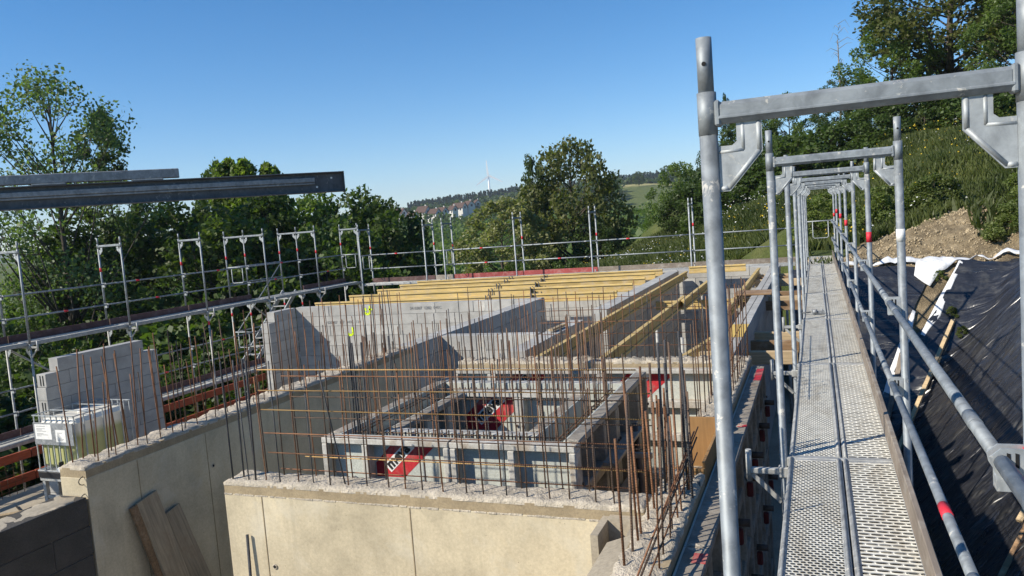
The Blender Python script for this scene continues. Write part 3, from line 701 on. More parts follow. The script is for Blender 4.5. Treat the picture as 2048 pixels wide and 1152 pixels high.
# ---- near wall with the mesh on top
FX0, FX1, FY0, FY1 = -4.27, -1.04, 4.52, 4.78
fw = wall_thing('concrete_wall', 'near sunlit beige concrete wall with a row of rebar standing on top', 'concrete wall', FX0, FX1, FY0, FY1, -3.1, seed=3)
rg = MB()                                         # cement crust along the lower edge of the band
x = FX0
while x < FX1 - 0.02:
    L = random.uniform(0.03, 0.11); h = random.uniform(0.006, 0.018)
    rg.cbox(x, min(x + L, FX1), FY0 - random.uniform(0.001, 0.005), FY0 + 0.006, T0 - 0.103 - h*0.5, T0 - 0.099 + random.uniform(0, 0.004), 0.002); x += L*random.uniform(0.7, 1.3)
obj('cement_crust', rg, MT['rough_top'], fw)
for px, mat in ((-3.92, 'joint'), (-2.67, 'joint')):   # panel joints: fine raised fins
    obj('joint_fin', MB().cbox(px - 0.004, px + 0.004, FY0 - 0.004, FY0 + 0.004, -3.0, T0 - 0.105, 0.001), MT['concrete_band'], fw)
ring = cached('tie', lambda: MB().path([(0.016*math.cos(a), 0, 0.016*math.sin(a)) for a in [k*math.pi/7 for k in range(15)]], 0.005, 6).mesh('tie_ring'))
plug = cached('plug', lambda: MB().tube((0,-0.004,0),(0,0.004,0), 0.013, 12).mesh('tie_hole_shade'))  # solid plug, its dark colour stands for the shade in a tie hole
def tie(par, x, y, z, rz=0.0):
    o = obj('tie_ring', ring, MT['rough_top'], par, (x, y, z), (0, 0, rz)); obj('tie_hole_shade', plug, MT['hole'], o)
for px, pz in ((-3.86, -0.76), (-2.62, -0.80), (-1.35, -0.92)): tie(fw, px, FY0 - 0.004, pz)
bx_ = FX0 + 0.05; k = 0
while bx_ < FX1 - 0.05:
    f = k % 2
    rebar(fw, bx_ + jit(0.02), FY0 + 0.055, T0 - 0.05, T0 + random.choice((0.80, 0.86, 0.92)), 0.005, random.choice(('rust_dark', 'rust_dark', 'rust', 'rebar_steel')), 0.015)
    rebar(fw, bx_ + 0.06 + jit(0.02), FY1 - 0.04, T0 - 0.05, T0 + random.choice((0.86, 0.92, 1.1)), 0.005, random.choice(('rust', 'rust_dark', 'rust_dark')), 0.02)
    bx_ += 0.15; k += 1
rebar(fw, -3.22, FY0 + 0.08, T0 - 0.05, T0 + 0.86, 0.006, 'rebar_steel', 0, lx=-0.13, ly=0.0)
for zz in (0.10, 0.25, 0.42, 0.57, 0.72):
    hbar(fw, (-3.86 + jit(0.03), FY0 + 0.045, zz + jit(0.006)), (-1.02 + jit(0.05), FY0 + 0.045, zz + jit(0.006)), 0.0042, random.choice(('rust_yellow', 'rust_yellow', 'rust')))
for zz in (0.03, 0.18, 0.33, 0.49, 0.64): hbar(fw, (-3.7 + jit(0.1), FY1 - 0.05, zz + jit(0.006)), (-1.04 + jit(0.05), FY1 - 0.05, zz + jit(0.006)), 0.0040, random.choice(('rust', 'rust_dark', 'rust_yellow')))
hbar(fw, (-3.9, FY1 - 0.03, -0.085), (-1.15, FY1 - 0.03, -0.09), 0.0045, 'rust')
for q in range(4): rebar(fw, FX0 + 0.05 + q*0.07 + jit(0.015), FY0 + 0.05 + 0.05*(q % 3), T0 - 0.05, 0.80, 0.007, 'rebar_steel', 0.02, 8)

# ---- right-hand wall carrying the mesh cage, in two pieces with a boxed-out recess between
RX0, RX1 = -1.03, -0.765
rw = wall_thing('concrete_wall', 'narrow right-hand concrete wall at the walkway, bristling with rusty rebar', 'concrete wall', RX0, RX1, 1.9, 5.22, -3.1, seed=5, st=0.03, amp=0.03)
rw2 = wall_thing('concrete_wall', 'far part of the right-hand concrete wall behind the brown plywood box', 'concrete wall', RX0, RX1, 6.28, 9.42, -3.1, seed=6, amp=0.03)
obj('sill', MB().cbox(RX0, RX1, 5.2205, 6.2795, -3.1, -0.62, 0.004), MT['concrete'], rw2)
cb = MB().prism([(-1.20,-0.22),(-1.0335,-0.155),(-1.0335,-3.0),(-1.20,-3.0)], 'y', 3.2, 4.21); obj('mortar_shoulder', cb, MT['floor'], rw)
cb = MB(); cb.box(-1.30, -1.255, 4.214, 4.516, -3.0, -0.185); cb.box(-1.085, -1.0335, 4.214, 4.517, -3.0, -0.17); cb.box(-1.2545, -1.0855, 4.214, 4.235, -3.0, -0.30); cb.box(-1.2545, -1.0855, 4.455, 4.516, -3.0, -0.175); cb.box(-1.2545, -1.0855, 4.2355, 4.4545, -3.0, -0.9)
obj('recess_frame', cb, MT['floor'], rw)
for yy, rr in zip(np.arange(3.72, 5.15, 0.15), range(20)):
    rebar(rw, RX0 + 0.06 + jit(0.015), yy + jit(0.03), T0 - 0.05, T0 + random.choice((0.62, 0.68, 0.86, 0.92)), 0.007, random.choice(('rust', 'rust', 'rust', 'rust_dark')), 0.03, 8)
    rebar(rw, RX1 - 0.05 + jit(0.012), yy + 0.05 + jit(0.03), T0 - 0.05, T0 + random.choice((0.62, 0.74, 0.86)), 0.0055, random.choice(('rust', 'rust_dark')), 0.03, 8)
for q in range(7): rebar(rw, RX0 + 0.03 + 0.035*q + jit(0.01), 4.72 + 0.07*(q % 3) + jit(0.03), T0 - 0.05, 0.80 + jit(0.1), 0.008, random.choice(('rebar_steel', 'rust_dark', 'rebar_steel')), 0.02, 8)
for zz, (ya, yb) in ((0.02, (3.3, 5.2)), (0.17, (3.9, 5.3))): hbar(rw, (RX1 - 0.045, ya, zz - 0.1), (RX1 - 0.045, yb, zz), 0.0045, 'rust')
hbar(rw, (RX1 - 0.10, 3.25, T0 + 0.03), (RX1 - 0.05, 5.15, T0 + 0.30), 0.0055, 'rust'); hbar(rw, (RX1 - 0.09, 3.20, T0 + 0.02), (RX1 - 0.03, 5.12, T0 + 0.27), 0.0055, 'rust_dark')
for yy in np.arange(6.35, 9.4, 0.15):
    rebar(rw2, RX0 + 0.05 + jit(0.01), yy + jit(0.03), T0 - 0.05, T0 + random.choice((0.86, 0.92, 0.98)), 0.005, random.choice(RUST), 0.015)
    rebar(rw2, RX1 - 0.04 + jit(0.01), yy + jit(0.03), T0 - 0.05, T0 + random.choice((0.86, 0.92, 0.98)), 0.005, random.choice(('rust', 'rust_dark')), 0.015)
for zz in (0.06, 0.21, 0.36, 0.51, 0.66): hbar(rw2, (RX1 - 0.035, 6.2, zz), (RX1 - 0.035, 9.4, zz), 0.004, 'rust')
pb = thing('plywood_box', 'brown plywood box-out set in a gap of the right-hand wall', 'box-out')
obj('end_board', MB().cbox(RX0 + 0.005, RX1 - 0.002, 6.255, 6.276, -0.615, -0.02, 0.002), MT['plywood'], pb)
obj('end_board', MB().cbox(RX0 + 0.005, RX1 - 0.002, 5.224, 5.245, -0.615, -0.10, 0.002), MT['plywood'], pb)
obj('bottom_board', MB().cbox(RX0 + 0.005, RX1 - 0.002, 5.247, 6.253, -0.617, -0.596, 0.002), MT['plywood'], pb)
obj('side_board', MB().cbox(RX1 - 0.024, RX1 - 0.003, 5.247, 6.253, -0.594, -0.06, 0.002), MT['plywood'], pb)
obj('strut', MB().cbox(RX0 + 0.01, RX1 - 0.03, 5.25, 5.33, -0.16, -0.115, 0.004), MT['wood_pale'], pb)

# ---- long wall: cast concrete in front
LX0, LX1 = -6.14, -5.83
lw = wall_thing('concrete_wall', 'long shaded concrete wall on the left with leaning rebar along its top', 'concrete wall', LX0, LX1, 4.62, 10.4, -3.1, seed=8, st=0.05, amp=0.03)
for yy in (5.15, 6.0, 8.0): obj('joint_fin', MB().cbox(LX1 - 0.004, LX1 + 0.004, yy - 0.004, yy + 0.004, -3.0, T0 - 0.105, 0.001), MT['concrete_band'], lw)
for yy, zz in ((5.28, -0.75), (6.06, -0.58), (5.22, -1.5), (8.05, -0.9), (8.0, -0.25)): tie(lw, LX1 + 0.004, yy, zz, math.pi/2)
for q in range(2): obj('wire_loop', MB().path([(-5.865, 4.618 - 0.045*math.sin(a), -0.24 - 0.15*q + 0.035*math.cos(a)) for a in [k*math.pi/8 for k in range(9)]], 0.004, 6), MT['rebar_steel'], lw)
yy = 4.70
while yy < 10.3:
    near = yy < 6
    rebar(lw, LX0 + 0.06 + jit(0.02), yy + jit(0.04), T0 - 0.05, T0 + random.choice((0.86, 0.92, 0.98)), 0.006, 'rust' if near else random.choice(('rust', 'rust', 'rust_dark')), 0.05)
    rebar(lw, LX1 - 0.05 + jit(0.02), yy + 0.07 + jit(0.04), T0 - 0.05, T0 + random.choice((0.68, 0.86, 0.92)), 0.0052, random.choice(('rust', 'rust', 'rust_dark')), 0.06)
    yy += 0.12 if near else 0.16
for q in range(4): rebar(lw, -5.93 + jit(0.03), 9.3 + 0.25*q, T0 - 0.05, T0 + 0.92, 0.0075, 'rebar_steel', 0.05, 8)
rebar(lw, -5.95, 6.9, T0 - 0.05, T0 + 1.16, 0.005, 'rust', 0, lx=-0.35, ly=0.1)

# ---- rear concrete wall behind the shaft
bw = wall_thing('concrete_wall', 'rear beige concrete wall behind the shaft formwork with a dense mesh on it', 'concrete wall', -4.46, -1.04, 9.12, 9.40, -3.1, seed=9, amp=0.035)
for k in range(23):
    xx = -4.4 + 0.15*k
    rebar(bw, xx + jit(0.02), 9.17, T0 - 0.05, T0 + random.choice((0.80, 0.86, 0.92)), 0.005, random.choice(RUST), 0.02)
    rebar(bw, xx + 0.05 + jit(0.02), 9.34, T0 - 0.05, T0 + random.choice((0.80, 0.86, 0.98)), 0.005, random.choice(('rust_dark', 'rust', 'rebar_steel')), 0.02)
for zz in (0.06, 0.21, 0.36, 0.51, 0.66): hbar(bw, (-3.3 if zz > 0.1 else -2.5, 9.18, zz), (-1.05, 9.18, zz), 0.004, 'rust')

# ---- block walls: every block is a part
def bmesh_block(lx, ly, lz, c=0.005): return cached(('blk', round(lx, 3), round(ly, 3), round(lz, 3), c), lambda: MB().cbox(-lx/2, lx/2, -ly/2, ly/2, -lz/2, lz/2, c).mesh('block'))
def block_wall(label, p0, p1, th, top, ncourse, L=1.0, H=0.25, steps=None, mats=('block', 'block', 'block_pale'), group=None, side=1, off=0.5, end_steps=None):
    """wall from p0 to p1 (plan); its face lies on that line and the thickness goes to the left (side=1) or right (-1)"""
    p0 = Vector((*p0, 0)); p1 = Vector((*p1, 0)); d = p1 - p0; D = d.length; a = math.atan2(d.y, d.x)
    t = thing('block_wall', label, 'block wall', (p0.x, p0.y, 0), a, group)
    core = MB().box(0.03 + (max(steps.values()) if steps else 0), D - 0.03 - (max(end_steps.values()) if end_steps else 0), *sorted((side*0.012, side*(th - 0.012))), top - H*ncourse, top - 0.02)
    obj('joint_mortar', core, MT['joint'], t)
    for c in range(ncourse):
        z1 = top - H*c; s0 = (steps or {}).get(c, 0.0); s1 = D - (end_steps or {}).get(c, 0.0)
        x = s0 - (off*L if c % 2 else 0.0)
        x = s0 if x < s0 and False else x
        while x < s1 - 0.04:
            xa = max(x, s0); xb = min(x + L, s1)
            if xb - xa > 0.05:
                mt = random.choice(mats); l_ = xb - xa - 0.006
                me_ = cached(('blkm', round(l_, 2), round(th, 3), H, mt), lambda: bmesh_block(round(l_, 2), th, H - 0.006).copy())
                if not me_.materials: me_.materials.append(MT[mt])
                obj('block', me_, None, t, ((xa + xb)/2, side*th/2 + jit(0.0025), z1 - H/2), (0, 0, jit(0.002)))
            x += L
    return t
XW = block_wall('sunlit grey block wall marked with two yellow letters below the yellow beams', (-12.5, 16.4), (-6.15, 16.4), 0.24, T0, 11, steps=None)
block_wall('shaded grey block wall ending in a stepped sunlit edge left of the yellow letters', (-12.5, 13.7), (-12.5, 16.4), 0.24, T0, 11, 0.75, steps={0: 1.85, 1: 1.62, 2: 1.62, 3: 1.62, 4: 1.62, 5: 1.62, 6: 1.62, 7: 1.62, 8: 1.62, 9: 1.62, 10: 1.62})
block_wall('long grey block wall continuing the concrete wall towards the yellow beams', (LX1, 10.41), (LX1, 16.66), 0.30, T0 + 0.005, 11, side=1)
block_wall('short block wall with pale mortar patches behind the long concrete wall', (-5.82, 11.36), (-4.16, 11.36), 0.24, T0 - 0.005, 11)
block_wall('narrow block wall with a worn pale top leading to the gap with weeds', (-3.80, 9.9), (-3.80, 12.85), 0.28, T0, 11, mats=('block_pale', 'block'))
block_wall('long shaded block wall beside the first diagonal yellow beam', (-3.72, 14.1), (-3.72, 22.4), 0.30, T0 + 0.002, 11, mats=('block', 'block_pale'))
block_wall('short block pier in the opening between the two inner walls', (-3.72, 12.9), (-3.72, 13.5), 0.30, T0 - 0.25, 10, 0.5)
rbw = block_wall('right-hand block wall with a yellow paint patch below the brown timbers', (-0.98, 9.45), (-0.98, 23.0), 0.24, T0, 11, mats=('block_pale', 'block'))
block_wall('far cross block wall under the far scaffold deck', (-11.8, 22.7), (-1.25, 22.7), 0.24, T0 - 0.005, 11, mats=('block_pale', 'block'))
# right-hand wall top: dark slips for the shade in slots, and paint patch
pp = MB().box(10.75 - 9.45, 11.9 - 9.45, 0.004, 0.236, T0 + 0.0005, T0 + 0.003); obj('paint_patch', pp, MT['yellow_paint'], rbw)
hb = MB()
for q in np.arange(12.1 - 9.45, 22 - 9.45, 0.10): hb.box(q, q + 0.045, 0.114, 0.126, T0 - 0.001, T0 + 0.0015)
obj('grip_slot_shade', hb, MT['hole'], rbw)
# mortar patches
def patch(par, x, z, w_, h, y=-0.004, mat='mortar'):
    n = 9; pts = []
    for k in range(n): a = 2*math.pi*k/n; s = random.uniform(0.75, 1.1); pts.append((x + w_/2*math.copysign(abs(math.cos(a))**0.5, math.cos(a))*s, z + h/2*math.copysign(abs(math.sin(a))**0.5, math.sin(a))*s))
    obj('mortar_patch', MB().prism(pts, 'y', y, 0.02), MT[mat], par)
for o in [q for q in COL.objects if q.get('label', '').startswith('short block wall with pale mortar')]: patch(o, 0.72, -0.42, 0.16, 0.62); patch(o, 1.50, -0.36, 0.12, 0.5)
patch(XW, 5.22, -0.24, 0.16, 0.26)
# sprayed letters and stamped print on the sunlit wall
def ribbon_mark(par, name, strokes, mat, w_=0.05, y=-0.0045):
    b = MB()
    for st in strokes:
        for (xa, za), (xb, zb) in zip(st[:-1], st[1:]): b.beam((xa, y, za), (xb, y, zb), 0.003, w_, (0, 0, 1)) if abs(xb - xa) > abs(zb - za) else b.beam((xa, y, za), (xb, y, zb), w_, 0.003, (0, 1, 0))
    return obj(name, b, mat, par)
def letter_J(x, z, s): return [[(x + 0.9*s, z + s), (x + 0.9*s, z + 0.28*s), (x + 0.74*s, z + 0.07*s)], [(x + 0.76*s, z + 0.05*s), (x + 0.3*s, z + 0.02*s)], [(x + 0.32*s, z + 0.05*s), (x + 0.2*s, z + 0.25*s)]]
ribbon_mark(XW, 'sprayed_letter', letter_J(2.02, -0.35, 0.21), MT['yellow_spray'], 0.055); ribbon_mark(XW, 'sprayed_letter', [[(2.07, -0.19), (2.10, -0.27)], [(2.16, -0.23), (2.27, -0.23)]], MT['yellow_spray'], 0.04)
ribbon_mark(XW, 'sprayed_letter', letter_J(1.48, -0.86, 0.20), MT['yellow_spray'], 0.055)
def text_mesh(body, size, bold=0.0):
    cu = bpy.data.curves.new('lettering', 'FONT'); cu.body = body; cu.size = size; cu.offset = bold; cu.extrude = 0.0008; cu.resolution_u = 3
    o = bpy.data.objects.new('lettering', cu); me_ = bpy.data.meshes.new_from_object(o); bpy.data.objects.remove(o); bpy.data.curves.remove(cu); return me_
MT['stamp'] = m_flat('stamped_print', (0.20, 0.20, 0.20), 0.9)
for x, z, s in ((0.93, -0.56, '020307  127  040C  120'), (3.32, -0.27, '24 0307  1202  040C'), (-0.02 + 0.5, -1.06, '020307 127')):
    obj('stamped_print', text_mesh(s, 0.10, 0.001), MT['stamp'], XW, (x, -0.0045, z), (math.pi/2, 0, 0))
# stepped wall behind the tank
block_wall('grey block wall with stepped hollow end behind the water tank', (-13.3, 9.95), (-13.3, 12.6), 0.24, -0.23, 11, 1.0, steps={0: 0.30, 1: 0.02}, end_steps={0: 0.32}, mats=('block',))
o = COL.objects[-1]
hw = [q for q in COL.objects if q.get('label', '').startswith('grey block wall with stepped')][0]
for c, s in ((1, 0.02), (3, 0.0), (5, 0.0)):
    for j in (0.06, 0.13): obj('hollow', MB().box(s - 0.004 + 0.003, s + 0.01, j, j + 0.022, -0.23 - 0.25*c - 0.22, -0.23 - 0.25*c - 0.03), MT['hole'], hw)  # dark slips on the end face paint the shade in the block slots
# low dark block wall at the lower left
lb = block_wall('dark pumice block wall in the lower left corner with a sunlit top', (LX1 + 0.004, 1.6), (LX1 + 0.004, 4.605), 0.31, -0.37, 11, 1.0, mats=('block_dark',), off=0.35)
obj('mortar_top', rough_slab(0.0, 3.0, 0.004, 0.306, -0.368, 0.06, 0.012, 0.01, 4), MT['floor'], lb)
# ------------------------------------------------------------------ formwork panels of the shaft
def clip_poly(poly, x0, x1, y0, y1):
    for ax, v, sg in ((0, x0, 1), (0, x1, -1), (1, y0, 1), (1, y1, -1)):
        o = []
        for i in range(len(poly)):
            a, b = poly[i], poly[(i+1) % len(poly)]; da = (a[ax] - v)*sg; db = (b[ax] - v)*sg
            if da >= 0: o.append(a)
            if da*db < 0: t_ = da/(da - db); o.append((a[0] + (b[0]-a[0])*t_, a[1] + (b[1]-a[1])*t_))
        poly = o
        if not poly: return []
    return poly
def panel(label, loc, rz, w_, h, ribs=(), hribs=(), sticker=None, top=0.0, red_ends=False, frame_mat='form_frame', group='formwork panels of the shaft', dep=0.12, stk_scale=1.0, face='form_face'):
    """steel-framed panel. local: x along the width, -y towards the ribs (frame side), facing sheet at y = dep"""
    t = thing('formwork_panel', label, 'formwork panel', loc, rz, group)
    b = MB(); ft = 0.055
    for q in (0.03, w_ - 0.03): obj('mortar_crust', rough_slab(q - 0.028, q + 0.028, 0.01, dep - 0.01, 0.003, 0.02, 0.006, 0.004, int(q*100) % 50), MT['rough_top'], t)
    b.cbox(0, w_, 0, dep, -ft, 0, 0.008); b.cbox(0, w_, 0, dep, -h, -h + ft, 0.008)
    b.cbox(0, ft, 0.001, dep - 0.001, -h + ft, -ft, 0.008); b.cbox(w_ - ft, w_, 0.001, dep - 0.001, -h + ft, -ft, 0.008)
    obj('frame', b, MT[frame_mat], t)
    xs_ = [ft] + [r for r in ribs] + [w_ - ft]
    for r in ribs: obj('rib', MB().cbox(r - 0.03, r + 0.03, 0.002, dep - 0.003, -h + ft, -ft, 0.008), MT[frame_mat], t)
    zs = list(hribs)
    for z in zs: obj('cross_rib', MB().cbox(ft, w_ - ft, 0.006, dep - 0.004, -z - 0.045, -z + 0.045, 0.008), MT[frame_mat], t)
    obj('facing', MB().box(0.002, w_ - 0.002, dep - 0.012, dep + 0.006, -h + 0.002, -0.002), MT[face], t)
    for x in (0.03, w_ - 0.03): obj('tie_socket', MB().tube((x, -0.012, -0.35), (x, 0.004, -0.35), 0.014, 10), MT['brace_dark'], t)
    if sticker:
        u0, v0, wu, hv = sticker; y = dep - 0.0125; s = stk_scale
        red = clip_poly([(u0 - 0.12*s, v0 - 0.30*s), (u0 + 0.27*s, v0 - 0.30*s), (u0 + 0.62*s, v0 + 0.02), (u0 + 0.20*s, v0 + 0.02)], u0, u0 + wu, v0 - hv, v0)
        st = obj('sticker', MB().prism(red, 'y', y - 0.001, y), MT['red'], t)
        a = math.atan2(0.30, 0.33); ca, sa = math.cos(a), math.sin(a)
        cx_, cz_ = u0 + 0.235*s, v0 - 0.115*s
        R2 = lambda p: (cx_ + p[0]*ca - p[1]*sa, cz_ + p[0]*sa + p[1]*ca)
        wh = clip_poly([R2(p) for p in ((-0.165*s, -0.046*s), (0.165*s, -0.046*s), (0.165*s, 0.046*s), (-0.165*s, 0.046*s))], u0, u0 + wu, v0 - hv, v0)
        obj('sticker_band', MB().prism(wh, 'y', y - 0.002, y - 0.001), MT['white'], st)
        tm = text_mesh('meva', 0.128*s, 0.0055*s); q = R2((-0.148*s, -0.030*s))
        obj('lettering', tm, MT['black_print'], st, (q[0], y - 0.003, q[1]), (math.pi/2, -a, 0))
    return t
FT = -0.07
# near face of the outer box (frame towards the viewer)
panel('formwork panel with a red and white sticker on the near face of the shaft box', (-4.08, 5.52, FT), 0, 1.23, 2.7, (0.43,), (1.0, 1.9), (0.47, -0.058, 0.70, 0.30))
panel('formwork panel with two plain windows on the near face of the shaft box', (-2.845, 5.522, FT - 0.003), 0, 1.07, 2.7, (0.535,), (1.0, 1.9))
# right face, frame to the right
panel('formwork side panel with a striped sunlit top on the right of the shaft box', (-1.78, 5.645, FT + 0.002), math.pi/2, 1.25, 2.7, (0.4, 0.8), (0.45, 1.0, 1.9), frame_mat='form_shaded')
panel('farther side panel meeting the rear wall on the right of the shaft box', (-1.78, 6.90, FT + 0.004), math.pi/2, 1.35, 2.7, (0.45, 0.9), (0.45, 1.0, 1.9), frame_mat='form_shaded')
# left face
panel('formwork side panel in shade on the left of the shaft box', (-4.08, 8.0, FT + 0.002), -math.pi/2, 2.35, 2.7, (0.6, 1.2, 1.8), (1.0, 1.9), frame_mat='form_shaded')
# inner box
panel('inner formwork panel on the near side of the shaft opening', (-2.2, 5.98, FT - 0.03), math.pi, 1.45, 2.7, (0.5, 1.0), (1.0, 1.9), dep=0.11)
panel('inner formwork panel with a shaded top on the left of the shaft opening', (-3.53, 5.985, FT - 0.026), math.pi/2, 1.33, 2.7, (0.45, 0.9), (0.6, 1.3), dep=0.115, frame_mat='form_shaded')
panel('rust-streaked inner formwork panel on the right of the shaft opening', (-2.32, 7.315, FT - 0.026), -math.pi/2, 1.33, 2.7, (0.45, 0.9), (0.6, 1.3), dep=0.115, frame_mat='form_shaded')
panel('inner panel with a red and white sticker deep in the shaft opening', (-3.65, 7.32, FT - 0.02), 0, 0.72, 2.7, (), (0.55, 1.2), (0.06, -0.058, 0.60, 0.45), stk_scale=1.25, dep=0.115)
panel('inner formwork panel without a sticker deep in the shaft opening', (-2.925, 7.322, FT - 0.023), 0, 0.72, 2.7, (), (0.55, 1.2), dep=0.115)
panel('outer formwork panel at the back of the shaft box', (-1.92, 7.84, FT - 0.01), math.pi, 2.04, 2.7, (0.5, 1.0, 1.5), (1.0,), dep=0.12)
# formwork on the rear wall
panel('formwork panel with a narrow window on the left of the rear wall', (-4.46, 8.985, -0.20), 0, 0.52, 2.6, (), (0.85, 1.7), group='formwork panels on the rear wall')
panel('formwork panel with a faded sticker behind the rebar of the rear wall', (-3.935, 8.987, -0.203), 0, 1.44, 2.6, (), (0.85, 1.7), (0.09, -0.058, 0.6, 0.34), stk_scale=1.1, group='formwork panels on the rear wall')
panel('tall formwork panel with a bright red and white sticker at the rear wall', (-2.49, 8.983, -0.197), 0, 1.45, 2.6, (), (0.42, 0.82, 1.3, 1.8), (0.06, -0.058, 0.75, 0.32), stk_scale=1.35, group='formwork panels on the rear wall')
# outer formwork of the right-hand wall: frame towards the scaffold
for k, (ya, yb, lab) in enumerate(((1.7, 4.2, 'nearest formwork panel with a red painted patch between right-hand wall and walkway'), (4.205, 6.7, 'middle formwork panel beside the plywood box between wall and walkway'), (6.705, 9.2, 'farthest formwork panel with a red top end between wall and walkway'))):
    pn = panel(lab, (-0.612, ya, -0.20 - 0.002*k), math.pi/2, yb - ya, 2.8, tuple(np.linspace(0, yb - ya, 6)[1:-1]), (0.4, 1.0, 1.7, 2.3), group='formwork panels along the walkway', dep=0.14, frame_mat='form_shaded')
    for xa, xb in {0: ((2.30, 2.42),), 1: ((2.44, 2.5),), 2: ((1.75, 2.35),)}[k]: obj('painted_patch', MB().box(xa, xb, 0.002, 0.075, -0.0005, 0.0025), MT['red'], pn)
    for q in np.linspace(0.3, yb - ya - 0.3, 3):
        for z in (-0.45, -1.3): obj('panel_clamp', MB().cbox(q - 0.025, q + 0.025, -0.05, 0.0, z - 0.06, z + 0.06, 0.01), MT['red_shaded'], pn); obj('wing_nut', MB().tube((q, -0.10, z + 0.10), (q, 0.0, z + 0.10), 0.03, 8), MT['brace_dark'], pn)
# props and clutter on the dark side of the box
br = MB()
bt = thing('panel_brace', 'rusty push-pull brace leaning against the dark side of the shaft box', 'brace')
obj('tube', MB().tube((-1.70, 7.2, -0.35), (-1.30, 6.2, -2.85), 0.03, 10), MT['brace_dark'], bt); obj('foot_plate', MB().cbox(-1.40, -1.20, 6.1, 6.3, -2.895, -2.87, 0.004), MT['brace_dark'], bt)
for k, z in enumerate((-0.45, -0.85)):
    tt = thing('platform_bracket', ('upper' if k == 0 else 'lower') + ' steel platform bracket on the dark side of the shaft box', 'bracket')
    obj('arm', MB().cbox(-1.775, -1.42, 6.6, 6.64, z - 0.05, z, 0.005), MT['form_shaded'], tt); obj('tread_board', MB().cbox(-1.76, -1.64, 6.2, 7.4, z + 0.002, z + 0.035, 0.004), MT['form_shaded'], tt)
# tie-rod with a wing nut on the stacked panels
wn_ = thing('tie_rod', 'dark tie rod with a wing nut on the tall rear panel', 'tie rod'); obj('rod', MB().tube((-2.28, 8.90, -0.62), (-2.28, 8.995, -0.62), 0.010, 8), MT['brace_dark'], wn_); obj('wing_nut', MB().cbox(-2.35, -2.21, 8.90, 8.93, -0.65, -0.59, 0.01), MT['brace_dark'], wn_)
# rebar cage of the shaft walls, standing between the outer and inner panels
cg = thing('rebar_cage', 'forest of thin rebar rising between the outer and inner shaft formwork', 'rebar cage')
def cage_row(x0, y0, x1, y1, n, h=(0.80, 0.86, 0.92), r=0.005):
    for k in range(n):
        f = (k + 0.5)/n; rebar(cg, x0 + (x1 - x0)*f + jit(0.015), y0 + (y1 - y0)*f + jit(0.015), -0.9, random.choice(h) - 0.12, r, random.choice(RUST), 0.018)
for yy in (5.69, 5.81): cage_row(-3.92, yy, -1.95, yy, 14)
for yy in (7.50, 7.64): cage_row(-3.92, yy, -1.95, yy, 14)
for xx in (-3.91, -3.72): cage_row(xx, 5.85, xx, 7.5, 11)
for xx in (-2.13, -1.97): cage_row(xx, 5.85, xx, 7.5, 11)
for z in (-0.10, -0.13, -0.22):
    hbar(cg, (-3.93, 5.68, z), (-1.93, 5.68, z), 0.0055, 'rust'); hbar(cg, (-3.93, 5.82, z), (-1.93, 5.82, z), 0.0055, 'rust_dark')
    hbar(cg, (-3.93, 7.50, z), (-1.93, 7.50, z), 0.0055, 'rust_dark'); hbar(cg, (-3.91, 5.7, z), (-3.91, 7.6, z), 0.0055, 'rust_dark'); hbar(cg, (-2.0, 5.7, z), (-2.0, 7.6, z), 0.0055, 'rust')
pf = cached('stp', lambda: MB().tube((0,0,0),(0,0,0.10), 0.006, 6).mesh('stub'))
for k in range(24): obj('stub', pf, MT['rust_dark'], cg, (-3.65 + 0.065*k, 5.845, -0.17))
for k in range(24): obj('stub', pf, MT['rust_dark'], cg, (-3.65 + 0.065*k, 7.46, -0.17))
for k in range(5): rebar(cg, -3.88 + 0.04*k, 5.72 + 0.03*(k % 2), -0.9, 0.74 + jit(0.08), 0.008, 'rebar_steel', 0.02, 8)
# ------------------------------------------------------------------ timber beams
def h20(label, p0, p1, ztop, group, mat='wood_yellow', h=0.20, cat='formwork beam'):
    """timber I-beam with flanges and web; local x along the beam"""
    a = Vector((*p0, 0)); b = Vector((*p1, 0)); d = b - a; L = d.length
    t = thing('timber_beam', label, cat, (a.x, a.y, ztop), math.atan2(d.y, d.x), group)
    obj('top_flange', MB().cbox(0, L, -0.04, 0.04, -0.04, 0, 0.004), MT[mat], t); obj('bottom_flange', MB().cbox(0, L, -0.04, 0.04, -h, -h + 0.04, 0.004), MT[mat], t)
    obj('web', MB().box(0.003, L - 0.003, -0.0135, 0.0135, -h + 0.04, -0.04), MT[mat], t); return t
GY = 'yellow formwork beams laid across the far room'
names = ['first', 'second', 'third', 'fourth', 'fifth']
for k, (yy, xm) in enumerate(((16.85, -8.6), (18.45, -9.2), (19.95, -9.6), (21.3, -9.9), (22.45, -10.2))):
    h20('left half of the %s yellow beam row counted from the lettered block wall' % names[k], (-12.2, yy), (xm + 2.4, yy), -0.055, GY)
    h20('right half of the %s yellow beam row counted from the lettered block wall' % names[k], (xm + 1.35, yy + 0.10), (-4.2, yy + 0.10), -0.058, GY)
    # dark fork heads where the halves overlap
    for xx, sd_ in ((xm + 1.3, 'left'), (xm + 2.45, 'right')):
        fk = thing('fork_head', 'dark fork head at the %s end of the overlap in the %s beam row' % (sd_, names[k]), 'fork head', (xx, yy, -0.12), 0, 'fork heads on the yellow beams')
        for s in (-1, 1):
            for q in (0, 1): obj('prong', MB().cbox(-0.06 + 0.10*q, -0.035 + 0.10*q, s*0.085 + 0.04 - 0.006, s*0.085 + 0.04 + 0.006, -0.16, 0.088, 0.003), MT['dark_steel'], fk)
        obj('plate', MB().cbox(-0.08, 0.09, -0.08, 0.16, -0.165, -0.15, 0.003), MT['dark_steel'], fk)
GB = 'long timber beams pointing away from the viewer'
h20('yellow beam against the shaded block wall, first of the three pointing away', (-3.50, 9.6), (-3.50, 22.4), -0.14, GB, 'wood_yellow')
